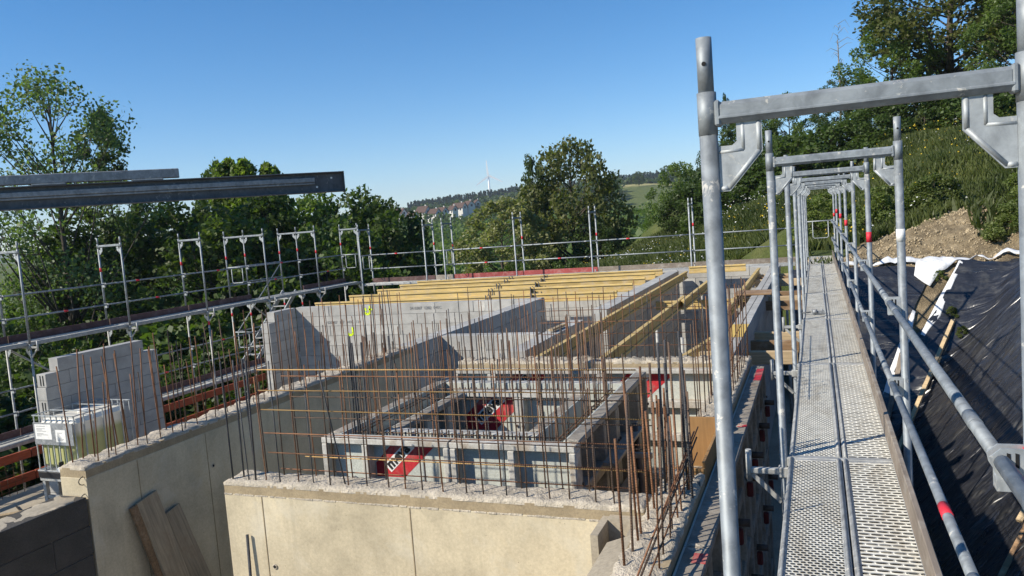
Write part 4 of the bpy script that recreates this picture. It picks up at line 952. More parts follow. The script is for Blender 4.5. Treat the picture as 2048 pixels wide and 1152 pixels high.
h20('long yellow beam in the middle of the three pointing away', (-2.60, 9.5), (-2.60, 16.2), -0.14, GB, 'wood_yellow')
h20('second length of the middle yellow beam, lapped beside the first', (-2.50, 15.4), (-2.50, 21.6), -0.135, GB, 'wood_yellow')
h20('yellow beam nearest the right-hand block wall of the three pointing away', (-1.52, 12.8), (-1.52, 22.4), -0.14, GB, 'wood_yellow')
h20('lower yellow beam just behind the rear wall mesh', (-2.05, 9.5), (-1.62, 12.6), -0.42, GB, 'wood_yellow')
h20('cross beam at the far end of the three beams pointing away', (-3.40, 22.25), (-1.85, 22.25), 0.0, 'cross beams at the far end', 'wood_yellow')
h20('yellow cross beam low between the middle beams', (-3.4, 17.2), (-1.3, 17.2), -0.36, 'cross beams at the far end', 'wood_yellow')
# brown timbers sticking out below the walkway
for g, (ys_, zz) in enumerate((((11.1, 11.95, 12.75), -0.30), ((15.9, 16.7, 17.6), -0.28), ((20.2, 20.9, 21.6), -0.26))):
    for k, yy in enumerate(ys_):
        o = obj('squared_timber', MB().cbox(-1.55 + jit(0.12) if g else -1.62, -0.30, -0.05, 0.05, -0.18, 0.0, 0.006), MT['wood_brown' if (g + k) % 2 else 'wood_pale'], None, (0, yy, zz if g else zz))
        if True:
            o.location.z = T0 - 0.26 if g == 0 else zz
        tag(o, '%s timber of the %s brown trio sticking out under the walkway' % (('nearest', 'middle', 'farthest')[k], ('near', 'middle', 'far')[g]), 'timber', 'brown timbers under the walkway')
# short board lying over the right-hand wall top
tag(obj('board', MB().cbox(-1.55, -0.85, 15.6, 16.25, T0 + 0.004, T0 + 0.035, 0.003), MT['wood_brown']), 'short brown board lying across the right-hand wall top', 'board')
# steel props below the beams
def prop(x, y, label):
    t = thing('steel_prop', label, 'prop', (x, y, -2.9), 0, 'steel props under the beams')
    obj('outer_tube', MB().tube((0,0,0.01),(0,0,1.6), 0.034, 10), MT['galv_dull'], t); obj('inner_tube', MB().tube((0,0,1.6),(0,0,2.53), 0.026, 10), MT['galv_dull'], t)
    obj('collar', MB().tube((0,0,1.52),(0,0,1.66), 0.042, 10), MT['grey_steel'], t); obj('base_plate', MB().cbox(-0.06,0.06,-0.06,0.06,0.0,0.01,0.002), MT['grey_steel'], t)
for x, y, l in ((-2.55, 10.6, 'grey steel prop under the near end of the middle beam'), (-2.62, 13.2, 'grey steel prop under the middle of the middle beam'), (-1.55, 13.6, 'grey steel prop under the beam by the right-hand block wall'), (-1.5, 10.4, 'grey steel prop beside the right-hand wall mesh'), (-1.5, 17.5, 'far grey steel prop by the right-hand block wall'), (-2.55, 18.4, 'far grey steel prop under the lapped middle beam'), (-2.05, 12.3, 'grey steel prop below the low beam behind the mesh'), (-4.55, 14.6, 'steel prop standing in the gap with weeds'), (-0.62, 12.2, 'steel prop under the near brown timbers'), (-0.62, 16.6, 'steel prop under the middle brown timbers'), (-0.62, 20.9, 'steel prop under the far brown timbers')): prop(x, y, l)

# ------------------------------------------------------------------ water tank (caged container)
t = thing('water_tank', 'white plastic tank in a steel cage half full of greenish water beside the rebar', 'water tank', (-13.12, 9.5, -2.26))
def m_tank():
    q = NT('tank_plastic'); z = q.sep(q.oc())[2]; n = q.noise(q.oc(), 3, 4)
    k = q.ramp(q.math('ADD', z, q.math('MULTIPLY', n, 0.10)), [(0.78, 0.0), (0.90, 1.0)])
    c = q.mix(k, (0.40, 0.40, 0.175), (0.74, 0.70, 0.60)); return q.fin(c, 0.35, 0, 0.4)
b = MB(); b.cbox(0.05, 0.95, 0.05, 1.15, 0.17, 1.06, 0.07); o = obj('bottle', b, m_tank(), t); o.location = (0, 0, 0)
bars = MB()
obj('filler_cap', MB().tube((0.5,0.6,1.06),(0.5,0.6,1.11), 0.09, 16), MT['white'], t)
bm_v = {}
def cage_bar(a, b_, w_=0.017): obj('cage_bar', MB().beam(a, b_, w_, w_, (0, 0, 1) if abs(a[2] - b_[2]) < 0.1 else (0, 1, 0)), MT['galv_light'], t)
for x in (0.01, 0.99):
    for y in np.linspace(0.01, 1.19, 7): cage_bar((x, y, 0.13), (x, y, 1.14))
for y in (0.01, 1.19):
    for x in np.linspace(0.15, 0.85, 6): cage_bar((x, y, 0.13), (x, y, 1.14))
for z in (0.14, 1.14):
    cage_bar((0, -0.01, z), (1, -0.01, z)); cage_bar((0, 1.21, z), (1, 1.21, z)); cage_bar((-0.01, 0, z), (-0.01, 1.2, z)); cage_bar((1.01, 0, z), (1.01, 1.2, z))
for y in (0.35, 0.8): cage_bar((0, y, 1.15), (1, y, 1.15))
lp = obj('label_plate', MB().cbox(0.02, 0.98, -0.030, -0.022, 0.62, 1.02, 0.003), MT['grey_steel'], t)
for a_, b_, c_, d_ in ((0.06, 0.46, 0.72, 0.99), (0.56, 0.80, 0.68, 0.90)):
    obj('paper_label', MB().box(a_, b_, -0.0325, -0.0305, c_, d_), MT['white'], lp)
pm = MB(); random.seed(11)
for (a_, b_, c_, d_) in ((0.10, 0.42, 0.76, 0.96), (0.60, 0.77, 0.70, 0.87)):
    z = d_
    while z > c_:
        if random.random() < 0.75: pm.box(a_, a_ + (b_ - a_)*random.uniform(0.3, 1.0), -0.0338, -0.0326, z - 0.008, z)
        z -= 0.022
obj('label_print', pm, MT['stamp'], lp)
obj('pallet', MB().cbox(-0.02, 1.02, -0.02, 0.08, 0.0, 0.12, 0.01).cbox(-0.02, 1.02, 1.12, 1.22, 0.0, 0.12, 0.01).cbox(-0.02, 0.1, 0.09, 1.11, 0.0, 0.12, 0.01).cbox(0.9, 1.02, 0.09, 1.11, 0.0, 0.12, 0.01), MT['black_plastic'], t)
obj('cradle', MB().cbox(-0.02, 1.02, -0.025, 1.225, 0.122, 0.15, 0.006), MT['grey_steel'], t)
v = obj('valve', MB().tube((0.62, 0.06, 0.22), (0.62, -0.10, 0.20), 0.045, 12), MT['white'], t); obj('valve_handle', MB().cbox(0.60, 0.64, -0.08, 0.0, 0.24, 0.33, 0.006), MT['black_plastic'], v)
# stand below the tank
t = thing('steel_trestle', 'pale steel trestle carrying the water tank', 'trestle', (-13.12, 9.5, -2.9))
for x in (0.05, 0.95):
    for y in (0.05, 1.15): obj('leg', MB().cbox(x - 0.035, x + 0.035, y - 0.035, y + 0.035, 0.0, 0.58, 0.005), MT['galv_dull'], t)
for y in (0.05, 1.15): obj('rail', MB().cbox(-0.02, 1.02, y - 0.045, y + 0.045, 0.581, 0.635, 0.005), MT['galv_dull'], t)
obj('brace', MB().beam((0.06, 0.05, 0.28), (0.94, 0.05, 0.28), 0.04, 0.06), MT['galv_dull'], t)

# ------------------------------------------------------------------ red slab-edge planks, boards, loose things on the left
def edge_plank(y0, y1, z, h, label, x=-14.85):
    o = obj('red_plank', MB().cbox(-0.03, 0.03, 0, y1 - y0, 0, h, 0.005), MT['orange_red'], None, (x, y0, z)); return tag(o, label, 'plank', 'red planks along the slab edge')
segs = ((6.2, 10.6), (10.62, 14.2), (14.22, 17.8))
for k, (ya, yb) in enumerate(segs):
    where = ('left of the water tank', 'right of the stepped block wall', 'below the stepped sunlit wall end')[k]
    edge_plank(ya, yb, -2.30, 0.17, 'upper red plank of the slab edge ' + where); edge_plank(ya, yb, -2.74, 0.17, 'lower red plank of the slab edge ' + where, -14.8)
def m_mesh(): pass
# reinforcing mesh leaning at the slab edge
t = thing('reinforcing_mesh', 'rusty reinforcing mesh standing at the slab edge left of the tank', 'mesh')
for yy in np.arange(6.4, 10.4, 0.15): hbar(t, (-14.72, yy, -2.9), (-14.76, yy, -2.25), 0.005, 'rust')
for z in (-2.8, -2.65, -2.5, -2.35): hbar(t, (-14.73, 6.35, z), (-14.73, 10.4, z), 0.005, 'rust')
tag(obj('fabric_sheet', rough_slab(-14.4, -12.4, 6.2, 8.6, -2.885, 0.1, 0.02, 0.01, 12), MT['fleece']), 'white membrane spread on the slab in front of the water tank', 'membrane')
for k, (a_, b_) in enumerate((((-14.3, 7.6), (-12.6, 9.3)), ((-14.5, 8.4), (-13.4, 9.4)))):
    a_ = Vector((*a_, -2.86)); b_ = Vector((*b_, -2.86)); d = b_ - a_
    tag(obj('plank', MB().cbox(-0.06, 0.06, 0, d.length, -0.02, 0.02, 0.004), MT['wood_pale'], None, a_, (0, 0, math.atan2(-d.x, d.y))), ('longer' if k == 0 else 'shorter') + ' pale plank lying on the slab in front of the tank', 'plank')
# boards leaning on the long wall
def lean_board(y, top, w_, tilt, side, label, mat):
    o = obj('leaning_board', MB().cbox(-0.016, 0.016, 0, w_, -2.3, 0, 0.003), MT[mat], None, (LX1 + 0.035, y, top), (side, -tilt, 0)); return tag(o, label, 'board', 'boards leaning on the long wall')
lean_board(4.98, -0.62, 0.10, 0.10, 0.20, 'narrow dark board leaning on the long wall, leftmost of the three', 'wood_brown'); lean_board(5.05, -0.60, 0.24, 0.14, 0.17, 'wide tan board leaning on the long wall, tallest of the three', 'board_tan'); lean_board(5.32, -0.82, 0.22, 0.17, 0.20, 'lower weathered board leaning on the long wall, on the right of the taller one', 'board_tan')
# steel rod standing against the near wall
tag(obj('steel_rod', MB().tube((-4.08, FY0 - 0.10, -2.6), (-4.07, FY0 - 0.025, -0.52), 0.011, 8), MT['rebar_steel']), 'dark steel rod leaning against the left end of the near wall', 'rod')
# piece of dark board wedged behind the left end of the near wall
# site clutter
tag(obj('cable', MB().path([(-14.3, 9.2, -2.885), (-13.9, 8.7, -2.885), (-13.4, 8.75, -2.885), (-13.2, 9.1, -2.885), (-13.5, 9.35, -2.885), (-14.0, 9.6, -2.885)], 0.018, 8), MT['black_plastic']), 'black cable lying in a loop on the slab by the tank', 'cable')
for k, (x, y, z, a, l, lab) in enumerate(((-2.95, 8.55, -0.62, 0.5, 0.7, 'pale timber offcut lying on the rear formwork behind the shaft'), (-3.2, 11.75, T0 + 0.02, 0.1, 0.6, 'pale timber offcut on the narrow worn wall top'))):
    if k == 0: continue
    tag(obj('offcut', MB().cbox(-l/2, l/2, -0.04, 0.04, 0, 0.035, 0.003), MT['wood_pale'], None, (-3.92, y, z), (0, 0, 1.5)), lab, 'offcut')
bk_ = thing('bucket', 'black builder bucket standing on the slab behind the leaning trestle', 'bucket', (-12.0, 8.6, -2.9)); b = MB(); b.path([(0,0,0.0),(0,0,0.28)], [0.11, 0.15], 16); obj('body', b, MT['black_plastic'], bk_); obj('handle', MB().path([(0.15*math.cos(q), 0.02, 0.28 + 0.13*math.sin(q)) for q in [k*math.pi/8 for k in range(9)]], 0.005, 6), MT['galv_dull'], bk_)
# ------------------------------------------------------------------ steel girders reaching in at the upper left
GE = Vector((-4.74, 7.25, 2.235)); GD = Vector((-0.727, -0.687, 0)); ga = math.atan2(GD.y, GD.x)
t = thing('steel_girder', 'long dark steel girder reaching in from the upper left edge', 'girder', GE, ga)
L = 9.5
b = MB(); b.cbox(0, L, -0.005, 0.005, -0.095, 0.095, 0.002); obj('web', b, MT['dark_steel'], t)
obj('top_flange', MB().cbox(0, L, -0.05, 0.05, 0.0955, 0.108, 0.003), MT['dark_steel'], t); obj('bottom_flange', MB().cbox(0, L, -0.05, 0.05, -0.108, -0.0955, 0.003), MT['dark_steel'], t)
obj('rail_strip', MB().cbox(0.30, L, 0.0055, 0.040, 0.005, 0.055, 0.005).cbox(0.30, L, 0.0055, 0.030, -0.018, 0.002, 0.003), MT['grey_steel'], t)
obj('end_plate', MB().cbox(-0.012, -0.001, -0.05, 0.05, -0.115, 0.11, 0.002), MT['dark_steel'], t)
for x, z in ((0.12, 0.045), (0.28, -0.045), (3.2, -0.055), (4.7, -0.058)): obj('bolt_hole_light', MB().tube((x, -0.0065, z), (x, 0.0068, z), 0.011, 10), MT['white'], t)  # solid white plugs, coloured for daylight showing through the holes
t2 = thing('steel_channel', 'shorter grey steel channel lying on top of the dark girder', 'channel', GE + GD*1.62 + Vector((0, 0, 0.115)), ga)
obj('body', MB().cbox(0, L - 1.7, -0.045, 0.045, 0.008, 0.098, 0.006), MT['grey_steel'], t2)
for x in (0.15, 1.0, 2.0, 3.0): obj('packing_shim', MB().cbox(x, x + 0.28, -0.03, 0.052, -0.006, 0.0075, 0.002), MT['galv_light'], t2)
sup = GE + GD*8.8; tag(obj('steel_column', MB().cbox(-0.1, 0.1, -0.1, 0.1, -2.9 - 0.05, sup.z - 0.109, 0.006), MT['dark_steel'], None, (sup.x, sup.y, 0)), 'dark steel column carrying the outer end of the girder', 'column')
# ------------------------------------------------------------------ vegetation
MT['leaf_dark'] = m_leaf('leaf_dark', (0.045, 0.078, 0.02), (0.088, 0.128, 0.03), 0.4)
MT['leaf_mid'] = m_leaf('leaf_mid', (0.072, 0.115, 0.028), (0.135, 0.185, 0.045), 0.42)
MT['leaf_ash'] = m_leaf('leaf_ash', (0.08, 0.12, 0.052), (0.15, 0.195, 0.082), 0.45)
MT['leaf_lime'] = m_leaf('leaf_lime', (0.17, 0.185, 0.075), (0.29, 0.285, 0.13), 0.4)
MT['leaf_spring'] = m_leaf('leaf_spring', (0.12, 0.17, 0.036), (0.2, 0.255, 0.058), 0.5)
MT['leaf_olive'] = m_leaf('leaf_olive', (0.08, 0.095, 0.026), (0.145, 0.152, 0.045), 0.38)
MT['leaf_bush'] = m_leaf('leaf_bush', (0.095, 0.130, 0.034), (0.175, 0.205, 0.062), 0.45)
MT['leaf_needle'] = m_leaf('leaf_needle', (0.02, 0.045, 0.026), (0.036, 0.065, 0.034), 0.15)
MT['meadow'] = m_leaf('meadow_blades', (0.055, 0.078, 0.020), (0.125, 0.145, 0.042), 0.35, 0.4)
MT['bark'] = m_mottled('bark', (0.085, 0.07, 0.055), 0.3, 4, 30, 0.8, 0.95, world=False)
MT['bark_pale'] = m_mottled('dead_wood', (0.24, 0.21, 0.18), 0.2, 4, 30, 0.5, 0.95, world=False)
MT['petal_white'] = m_flat('white_petals', (0.62, 0.62, 0.58), 0.8); MT['petal_yellow'] = m_flat('yellow_petals', (0.60, 0.42, 0.03), 0.8)

def leaf_quads(C, size, rg, up=0.35, aspect=0.55):
    """one folded diamond leaf (2 triangles) at each centre"""
    n = len(C); d = rg.normal(size=(n, 3)); d /= np.linalg.norm(d, axis=1)[:, None]
    nn = rg.normal(size=(n, 3)); nn[:, 2] = np.abs(nn[:, 2]) + up; a = np.cross(d, nn); a /= np.linalg.norm(a, axis=1)[:, None] + 1e-9
    s = size*(0.6 + 0.8*rg.random(n))[:, None]
    tip = C + d*s; bas = C - d*s*0.6; l = C + a*s*aspect; r = C - a*s*aspect
    V = np.stack([bas, l, tip, r], 1).reshape(-1, 3); F = np.arange(4*n).reshape(n, 4); return V, F
def crown_points(clumps, per, rg, shell=0.55):
    """leaf positions gathered in clumps, denser towards each clump's rim"""
    out_ = []
    for (c, r) in clumps:
        n = int(per*max(0.3, r*r)); u = rg.normal(size=(n, 3)); u /= np.linalg.norm(u, axis=1)[:, None]
        q = u*(shell + (1 - shell)*rg.random(n)**0.6)[:, None]*r*np.array([1.0, 1.0, 0.78])*(0.75 + 0.5*rg.random(n))[:, None]
        out_.append(np.array(c) + q)
    return np.concatenate(out_)
def tree_proto(seed, H, W, trunk_h, nclump, per, leaf, profile, leafmat, bark='bark', trunk_r=0.16, airy=0.0, clump_r=(0.13, 0.22), limbs=None, cone=False, rise=0.75):
    """returns trunk mesh and crown mesh; profile(t) = relative radius at height fraction t of the crown"""
    rg = np.random.default_rng(seed); clumps = []; b = MB(); rnd = random.Random(seed)
    lean = [rnd.uniform(-0.03, 0.03)*H for _ in range(2)]
    stem = [Vector((lean[0]*(k/6)**2 + rnd.uniform(-0.05, 0.05), lean[1]*(k/6)**2 + rnd.uniform(-0.05, 0.05), H*0.95*k/6)) for k in range(7)]; stem[0] = Vector((0, 0, -0.4))
    b.path(stem, trunk_r, 9, trunk_r*0.12)
    at = lambda z: stem[min(5, max(0, int(z/(H*0.95)*6)))].lerp(stem[min(6, max(0, int(z/(H*0.95)*6)) + 1)], (z/(H*0.95)*6) % 1.0)
    for i in range(nclump):
        t_ = (i + rg.random())/nclump; z = trunk_h + (H - trunk_h)*t_; a = i*2.399 + rg.normal()*0.5
        R_ = W*profile(t_)*(0.45 + 0.62*rg.random()**0.6); cr = W*rg.uniform(*clump_r)*(0.75 + 0.4*profile(t_))
        c = Vector((math.cos(a)*R_, math.sin(a)*R_, z)); z0 = max(trunk_h*0.7, z - R_*(0.35 if cone else rise)); p0 = at(z0) if z0 < H*0.9 else at(H*0.85)
        c += Vector((at(min(z, H*0.9)).x, at(min(z, H*0.9)).y, 0)); clumps.append((tuple(c), cr))
        if limbs is None or i % limbs == 0:
            mid = p0.lerp(c, 0.5) + Vector((0, 0, -0.06*R_)) + Vector((rnd.uniform(-.1, .1), rnd.uniform(-.1, .1), 0))*W*0.3
            r0 = trunk_r*0.42*(1 - 0.6*t_); b.path([p0, mid, c], r0, 6, r0*0.2)
            for q in range(3): b.path([mid.lerp(c, 0.4 + 0.2*q), c + Vector([rnd.uniform(-1, 1)*cr for _ in range(3)])], r0*0.3, 4, r0*0.08, False)
    P = crown_points(clumps, per, rg, 0.15 if airy else 0.5); V, F = leaf_quads(P, leaf, rg)
    tm = b.mesh('trunk'); tm.materials.append(MT[bark]); cm = quick_mesh('crown', V, F); cm.materials.append(MT[leafmat]); return tm, cm
rnd_prof = lambda t: math.sin(math.pi*min(1, 0.18 + 0.80*t))**0.6
tall_prof = lambda t: (0.75 + 0.25*math.sin(math.pi*t))*(1 - 0.72*t**2.2)
ash_prof = lambda t: (0.35 + 0.65*math.sin(math.pi*min(1, 0.15 + 0.75*t)))*(1 - 0.6*t**3)*(0.75 + 0.35*math.sin(17*t))
bush_prof = lambda t: math.sqrt(max(0.02, 1 - t*t))
PROTO = {
 'round': tree_proto(1, 12.0, 4.4, 2.0, 70, 330, 0.15, rnd_prof, 'leaf_dark'),
 'round2': tree_proto(2, 12.0, 4.2, 1.6, 64, 330, 0.15, rnd_prof, 'leaf_mid'),
 'tall': tree_proto(3, 14.0, 3.6, 2.0, 76, 360, 0.15, tall_prof, 'leaf_mid'),
 'tall_dark': tree_proto(4, 14.0, 3.4, 2.0, 76, 360, 0.15, tall_prof, 'leaf_dark'),
 'ash': tree_proto(5, 16.0, 4.6, 6.0, 74, 150, 0.105, ash_prof, 'leaf_ash', trunk_r=0.20, airy=1, clump_r=(0.13, 0.30), rise=1.5),
 'ash_thin': tree_proto(6, 15.0, 2.1, 7.0, 60, 560, 0.105, ash_prof, 'leaf_ash', trunk_r=0.12, airy=1, clump_r=(0.14, 0.30), rise=1.8),
 'spire': tree_proto(12, 10.0, 1.3, 1.0, 60, 800, 0.13, tall_prof, 'leaf_spring', clump_r=(0.2, 0.36)),
 'oak': tree_proto(7, 12.5, 5.0, 2.6, 58, 190, 0.19, rnd_prof, 'leaf_olive', trunk_r=0.3, clump_r=(0.14, 0.25)),
 'lime': tree_proto(8, 9.0, 3.4, 1.4, 60, 420, 0.15, rnd_prof, 'leaf_lime'),
 'bush': tree_proto(9, 2.4, 1.5, 0.1, 26, 900, 0.085, bush_prof, 'leaf_bush', trunk_r=0.04, clump_r=(0.2, 0.34)),
 'bush_dark': tree_proto(10, 2.4, 1.6, 0.1, 26, 900, 0.085, bush_prof, 'leaf_dark', trunk_r=0.04, clump_r=(0.2, 0.34)),
 'scrub': tree_proto(11, 4.5, 2.6, 0.2, 46, 420, 0.14, bush_prof, 'leaf_dark', trunk_r=0.07, clump_r=(0.18, 0.3)),
}
def tree(kind, label, x, y, top, name='tree', base=None, wide=1.0, group=None, cat='tree', rz=None):
    """plants one tree so that its crown ends at height `top`"""
    b0 = gz(x, y) - 0.1 if base is None else base
    tm, cm = PROTO[kind]; H0 = cached(('H', kind), lambda: max(v.co.z for v in cm.vertices)); s = (top - b0)/H0
    t = thing(name, label, cat, (x, y, b0), random.uniform(0, 6.28) if rz is None else rz, group); t.scale = (s*wide, s*wide, s)
    obj('trunk' if cat == 'tree' else 'stem', tm, None, t); obj('crown' if cat == 'tree' else 'leaves', cm, None, t); return t

# left: tall ashes against the sky
tree('ash', 'tall airy ash tree with sky showing between its branches at the left edge', -32.0, 25.6, 10.4, base=-8.5, wide=0.95, rz=0.6)
tree('ash_thin', 'slender ash tree standing right of the tall airy ash', -33.6, 30.3, 9.2, base=-8, wide=0.85)
# left: dense row of trees behind the scaffold
GL = 'dense trees behind the left scaffold'
spec = [('tall', -36.5, 40.5, 7.3, 'pale tree whose top shows just above the girder, left of the pointed trio', 0.5), ('spire', -33.3, 38.4, 6.9, 'bright pointed tree, left one of the trio above the girder', 0.75), ('spire', -31.5, 38.0, 6.7, 'bright pointed tree, middle one of the trio above the girder', 0.75), ('spire', -30.2, 38.6, 6.4, 'bright pointed tree, right one of the trio above the girder', 0.75),
 ('round2', -27.6, 36.8, 4.5, 'rounded mid-green tree below the free end of the girder', 0.98), ('round', -25.2, 38.6, 4.5, 'dark rounded tree right of the free end of the girder', 0.94), ('round', -24.0, 39.8, 3.6, 'dark tree at the right end of the left tree row', 0.84),
 ('round', -29.6, 31.5, 4.2, 'broad dark tree behind the second frame of the left scaffold', 1.08), ('round2', -26.2, 29.6, 3.3, 'mid-green tree behind the stair tower', 1.08), ('tall_dark', -33.6, 27.2, 3.5, 'dark tree below the slender ash', 1.20), ('round', -30.5, 22.5, -0.2, 'low dark tree below the tall airy ash', 0.9),
 ('round', -23.6, 33.4, 2.6, 'dark tree behind the corner of the left and far scaffolds', 1.10), ('tall_dark', -28.8, 35.0, 4.6, 'dark upright tree behind the middle of the girder', 1.22), ('round', -36.0, 34.0, 4.3, 'dark tree filling the gap below the left part of the girder', 1.14), ('round2', -40.0, 30.0, 1.2, 'mid-green tree far left below the girder', 0.9)]
for k, x, y, tp, lab, wd in spec: tree(k, lab, x, y, tp, group=GL, wide=wd, base=-10.5)
# undergrowth on the bank below
GU = 'scrub on the bank below the left scaffold'
for x, y in [(-21.5 - 3.2*(i % 3) - 0.8*random.random(), 6.5 + 1.9*i + random.random()) for i in range(17)]:
    tree('scrub', 'dark leafy scrub on the shaded bank behind the left scaffold', x, y, random.uniform(-2.6, -0.6), 'scrub_bush', group=GU, cat='bush', wide=1.15)
# centre
tree('oak', 'large broad tree with a dense olive crown in the middle of the view', -17.6, 58.4, 7.9, wide=0.82, rz=1.0)
tree('tall_dark', 'narrow dark tree at the left shoulder of the large olive tree', -20.0, 57.2, 6.8, wide=0.55)
tree('lime', 'pale yellow-green blossoming tree left of the large olive tree', -20.9, 51.2, 3.5, wide=1.12)
tree('round', 'dark tree filling the shade below the large olive tree', -15.0, 56.5, 1.6, wide=0.9, base=-7)
tree('round2', 'mid-green tree right of the large olive tree, beyond the far scaffold', -11.4, 71.5, 6.0, wide=0.9)
tree('round', 'darker tree behind the nearest left post, beyond the grass slope', -7.6, 70.0, 7.4, wide=0.8)
tree('round2', 'low tree at the far edge of the grass slope', -13.4, 62.0, -0.2, wide=1.0, base=-6)
for x, y, tp, lab in ((-24.8, 47.0, -1.0, 'low dark tree left of the pale blossoming tree'), (-27.5, 49.0, -0.8, 'low dark tree behind the corner guard rails'), (-18.2, 47.5, -0.9, 'low dark tree below the pale blossoming tree'), (-15.4, 49.0, -1.0, 'low dark tree in front of the large olive tree'), (-31.0, 46.0, 0.4, 'low tree between the left tree row and the valley')): tree('round', lab, x, y, tp, wide=1.0, base=-8)
# right-hand hill
GH = 'trees on the hill to the right'
for k, x, y, tp, wd, lab in (('oak', 8.2, 57.0, 17.8, 1.3, 'tall broad tree on the hill above the second frame of the walkway'), ('round2', 4.9, 56.0, 12.9, 1.15, 'mid-green tree forming the left shoulder of the hill wood'), ('round', 13.0, 53.0, 18.0, 1.05, 'tall dark tree on the hill at the upper right corner'), ('round', 17.0, 50.0, 17.0, 1.0, 'tall dark tree at the right edge above the near frame'), ('round2', 10.6, 50.0, 12.8, 1.1, 'leafy tree in front of the tallest hill tree'), ('oak', 20.5, 56.0, 20.0, 1.0, 'tall tree at the back of the hill wood'), ('round', 1.8, 57.5, 9.6, 1.0, 'dark tree behind the second frame transom'), ('round2', -1.5, 60.0, 9.3, 1.0, 'mid-green tree seen below the near frame transom'), ('round', -4.4, 62.0, 8.8, 1.0, 'dark tree seen through the near frame gusset'), ('tall_dark', -6.0, 62.5, 10.2, 0.34, 'thin pointed tree tip beside the near left post'), ('round', -5.8, 61.0, 6.4, 0.9, 'dark bushy tree behind the nearest left post'), ('round', -1.2, 56.0, 5.4, 0.9, 'dark bushy tree above the middle frames'), ('round', 3.4, 53.0, 6.8, 1.0, 'dark bushy tree above the walkway'), ('round2', 7.0, 50.0, 7.6, 0.95, 'bushy tree on the upper meadow edge'), ('round2', 11.6, 47.0, 8.3, 0.9, 'leafy tree at the lower edge of the hill wood'), ('round', 15.6, 45.0, 9.0, 0.9, 'dark tree behind the right gusset plate')): tree(k, lab, x, y, tp, wide=wd, group=GH)
for k, x, y, tp, wd, lab in (('scrub', -5.6, 50.5, 4.2, 1.2, 'dark thicket at the top of the grass slope beside the near post'), ('scrub', -3.2, 49.0, 4.8, 1.2, 'dark thicket seen between the near post and the second frame'), ('scrub', -0.8, 48.5, 5.6, 1.25, 'dark thicket behind the second frame'), ('scrub', 1.4, 49.0, 6.0, 1.2, 'dark thicket above the middle of the walkway frames'), ('scrub', 3.6, 48.0, 6.8, 1.15, 'dark thicket below the dead tree'), ('scrub', -7.8, 53.0, 3.2, 1.2, 'dark thicket behind the nearest left post, lowest of the row'), ('scrub', 5.6, 47.5, 7.4, 1.1, 'leafy thicket at the upper edge of the meadow'), ('scrub', 8.0, 46.0, 7.6, 1.1, 'leafy thicket below the hill wood')): tree(k, lab, x, y, tp, 'thicket', wide=wd, group='thickets along the meadow edge', cat='bush')
# bare dead tree
t = thing('dead_tree', 'thin bare dead tree standing against the sky left of the hill wood', 'tree', (1.75, 57.5, gz(1.75, 57.5)))
b = MB(); rr = random.Random(3); b.path([(0,0,0),(0.1,0,4),(0.05,0.1,7),(0.2,0,12.0-gz(1.75,57.5))], 0.08, 6, 0.012)
for k in range(26):
    z = 3 + 0.2*k; a = rr.uniform(0, 6.28); L = rr.uniform(0.4, 1.0); b.path([(0.1,0,z), (0.1+math.cos(a)*L*0.6, math.sin(a)*L*0.6, z + 0.25), (0.1+math.cos(a)*L, math.sin(a)*L, z + rr.uniform(-0.3, 0.2))], 0.022, 4, 0.006, False)
obj('trunk', b, MT['bark_pale'], t)
# bushes on the meadow and along the bank
GBU = 'bushes on the meadow slope'
for i in range(20):
    x = random.uniform(-0.5, 12.5); y = random.uniform(27.5, 46); k = 'bush'; z = gz(x, y)
    if y - 20.6 - 0.1*x < 6.4: continue
    tree(k, 'leafy bush on the flowering meadow slope', x, y, z + random.uniform(0.6, 1.2), 'meadow_bush', group=GBU, cat='bush', wide=1.3)
for x, y, h, lab in ((2.0, 27.2, 1.3, 'low bush at the top of the bare soil bank behind the walkway'), (3.4, 27.0, 1.2, 'round bush at the top of the bare soil bank right of the second frame'), (0.3, 28.6, 1.5, 'bush beyond the end of the walkway'), (4.9, 23.6, 0.9, 'small bush on the soil bank above the long plank'), (5.6, 24.6, 1.2, 'taller bush on the soil bank at the right post')): tree('bush', lab, x, y, gz(x, y) + h, 'bank_bush', cat='bush', wide=1.2)
for x, y in ((2.62, 20.35), (2.75, 19.7), (2.9, 19.3)): tree('bush', 'small weed growing through the sheet at the bare soil gap', x, y, slope_z(x, y) + 0.24, 'weed', base=slope_z(x, y), cat='weed', group='weeds at the soil gap')
# meadow: blades and flower heads
def tufts(n, xr, yr, cond, size, seed, lean=0.35, wd=0.05):
    rg = np.random.default_rng(seed); x = rg.uniform(*xr, n); y = rg.uniform(*yr, n); k = cond(x, y, rg); x = x[k]; y = y[k]; z = ground_z(x, y); n = len(x)
    h = size*(0.5 + rg.random(n)); a = rg.uniform(0, 6.28, n); dx = np.cos(a)*wd*(0.6 + rg.random(n)); dy = np.sin(a)*wd*(0.6 + rg.random(n)); lx = rg.normal(size=n)*lean*h; ly = rg.normal(size=n)*lean*h
    A = np.stack([x - dx, y - dy, z - 0.03], 1); B = np.stack([x + dx, y + dy, z - 0.03], 1); C = np.stack([x + dx*0.7 + lx*0.5, y + dy*0.7 + ly*0.5, z + h*0.6], 1); D = np.stack([x + lx, y + ly, z + h], 1)
    return np.stack([A, B, C, D], 1).reshape(-1, 3), np.arange(4*n).reshape(n, 4), np.stack([x, y, z + h], 1)
cond = lambda x, y, rg: (soil_mask(x, y, None) + 0.5*hash_noise(x, y, 0.9, 4) + 0.35*(rg.random(len(x)) - 0.5) < 0.34) & (pit_z(x, y) > near_z(x, y) - 0.05) & (hash_noise(x, y, 0.35, 6) > -0.42)
V, F, tip = tufts(330000, (-20, 17), (24.6, 54), cond, 0.26, 21, wd=0.026)
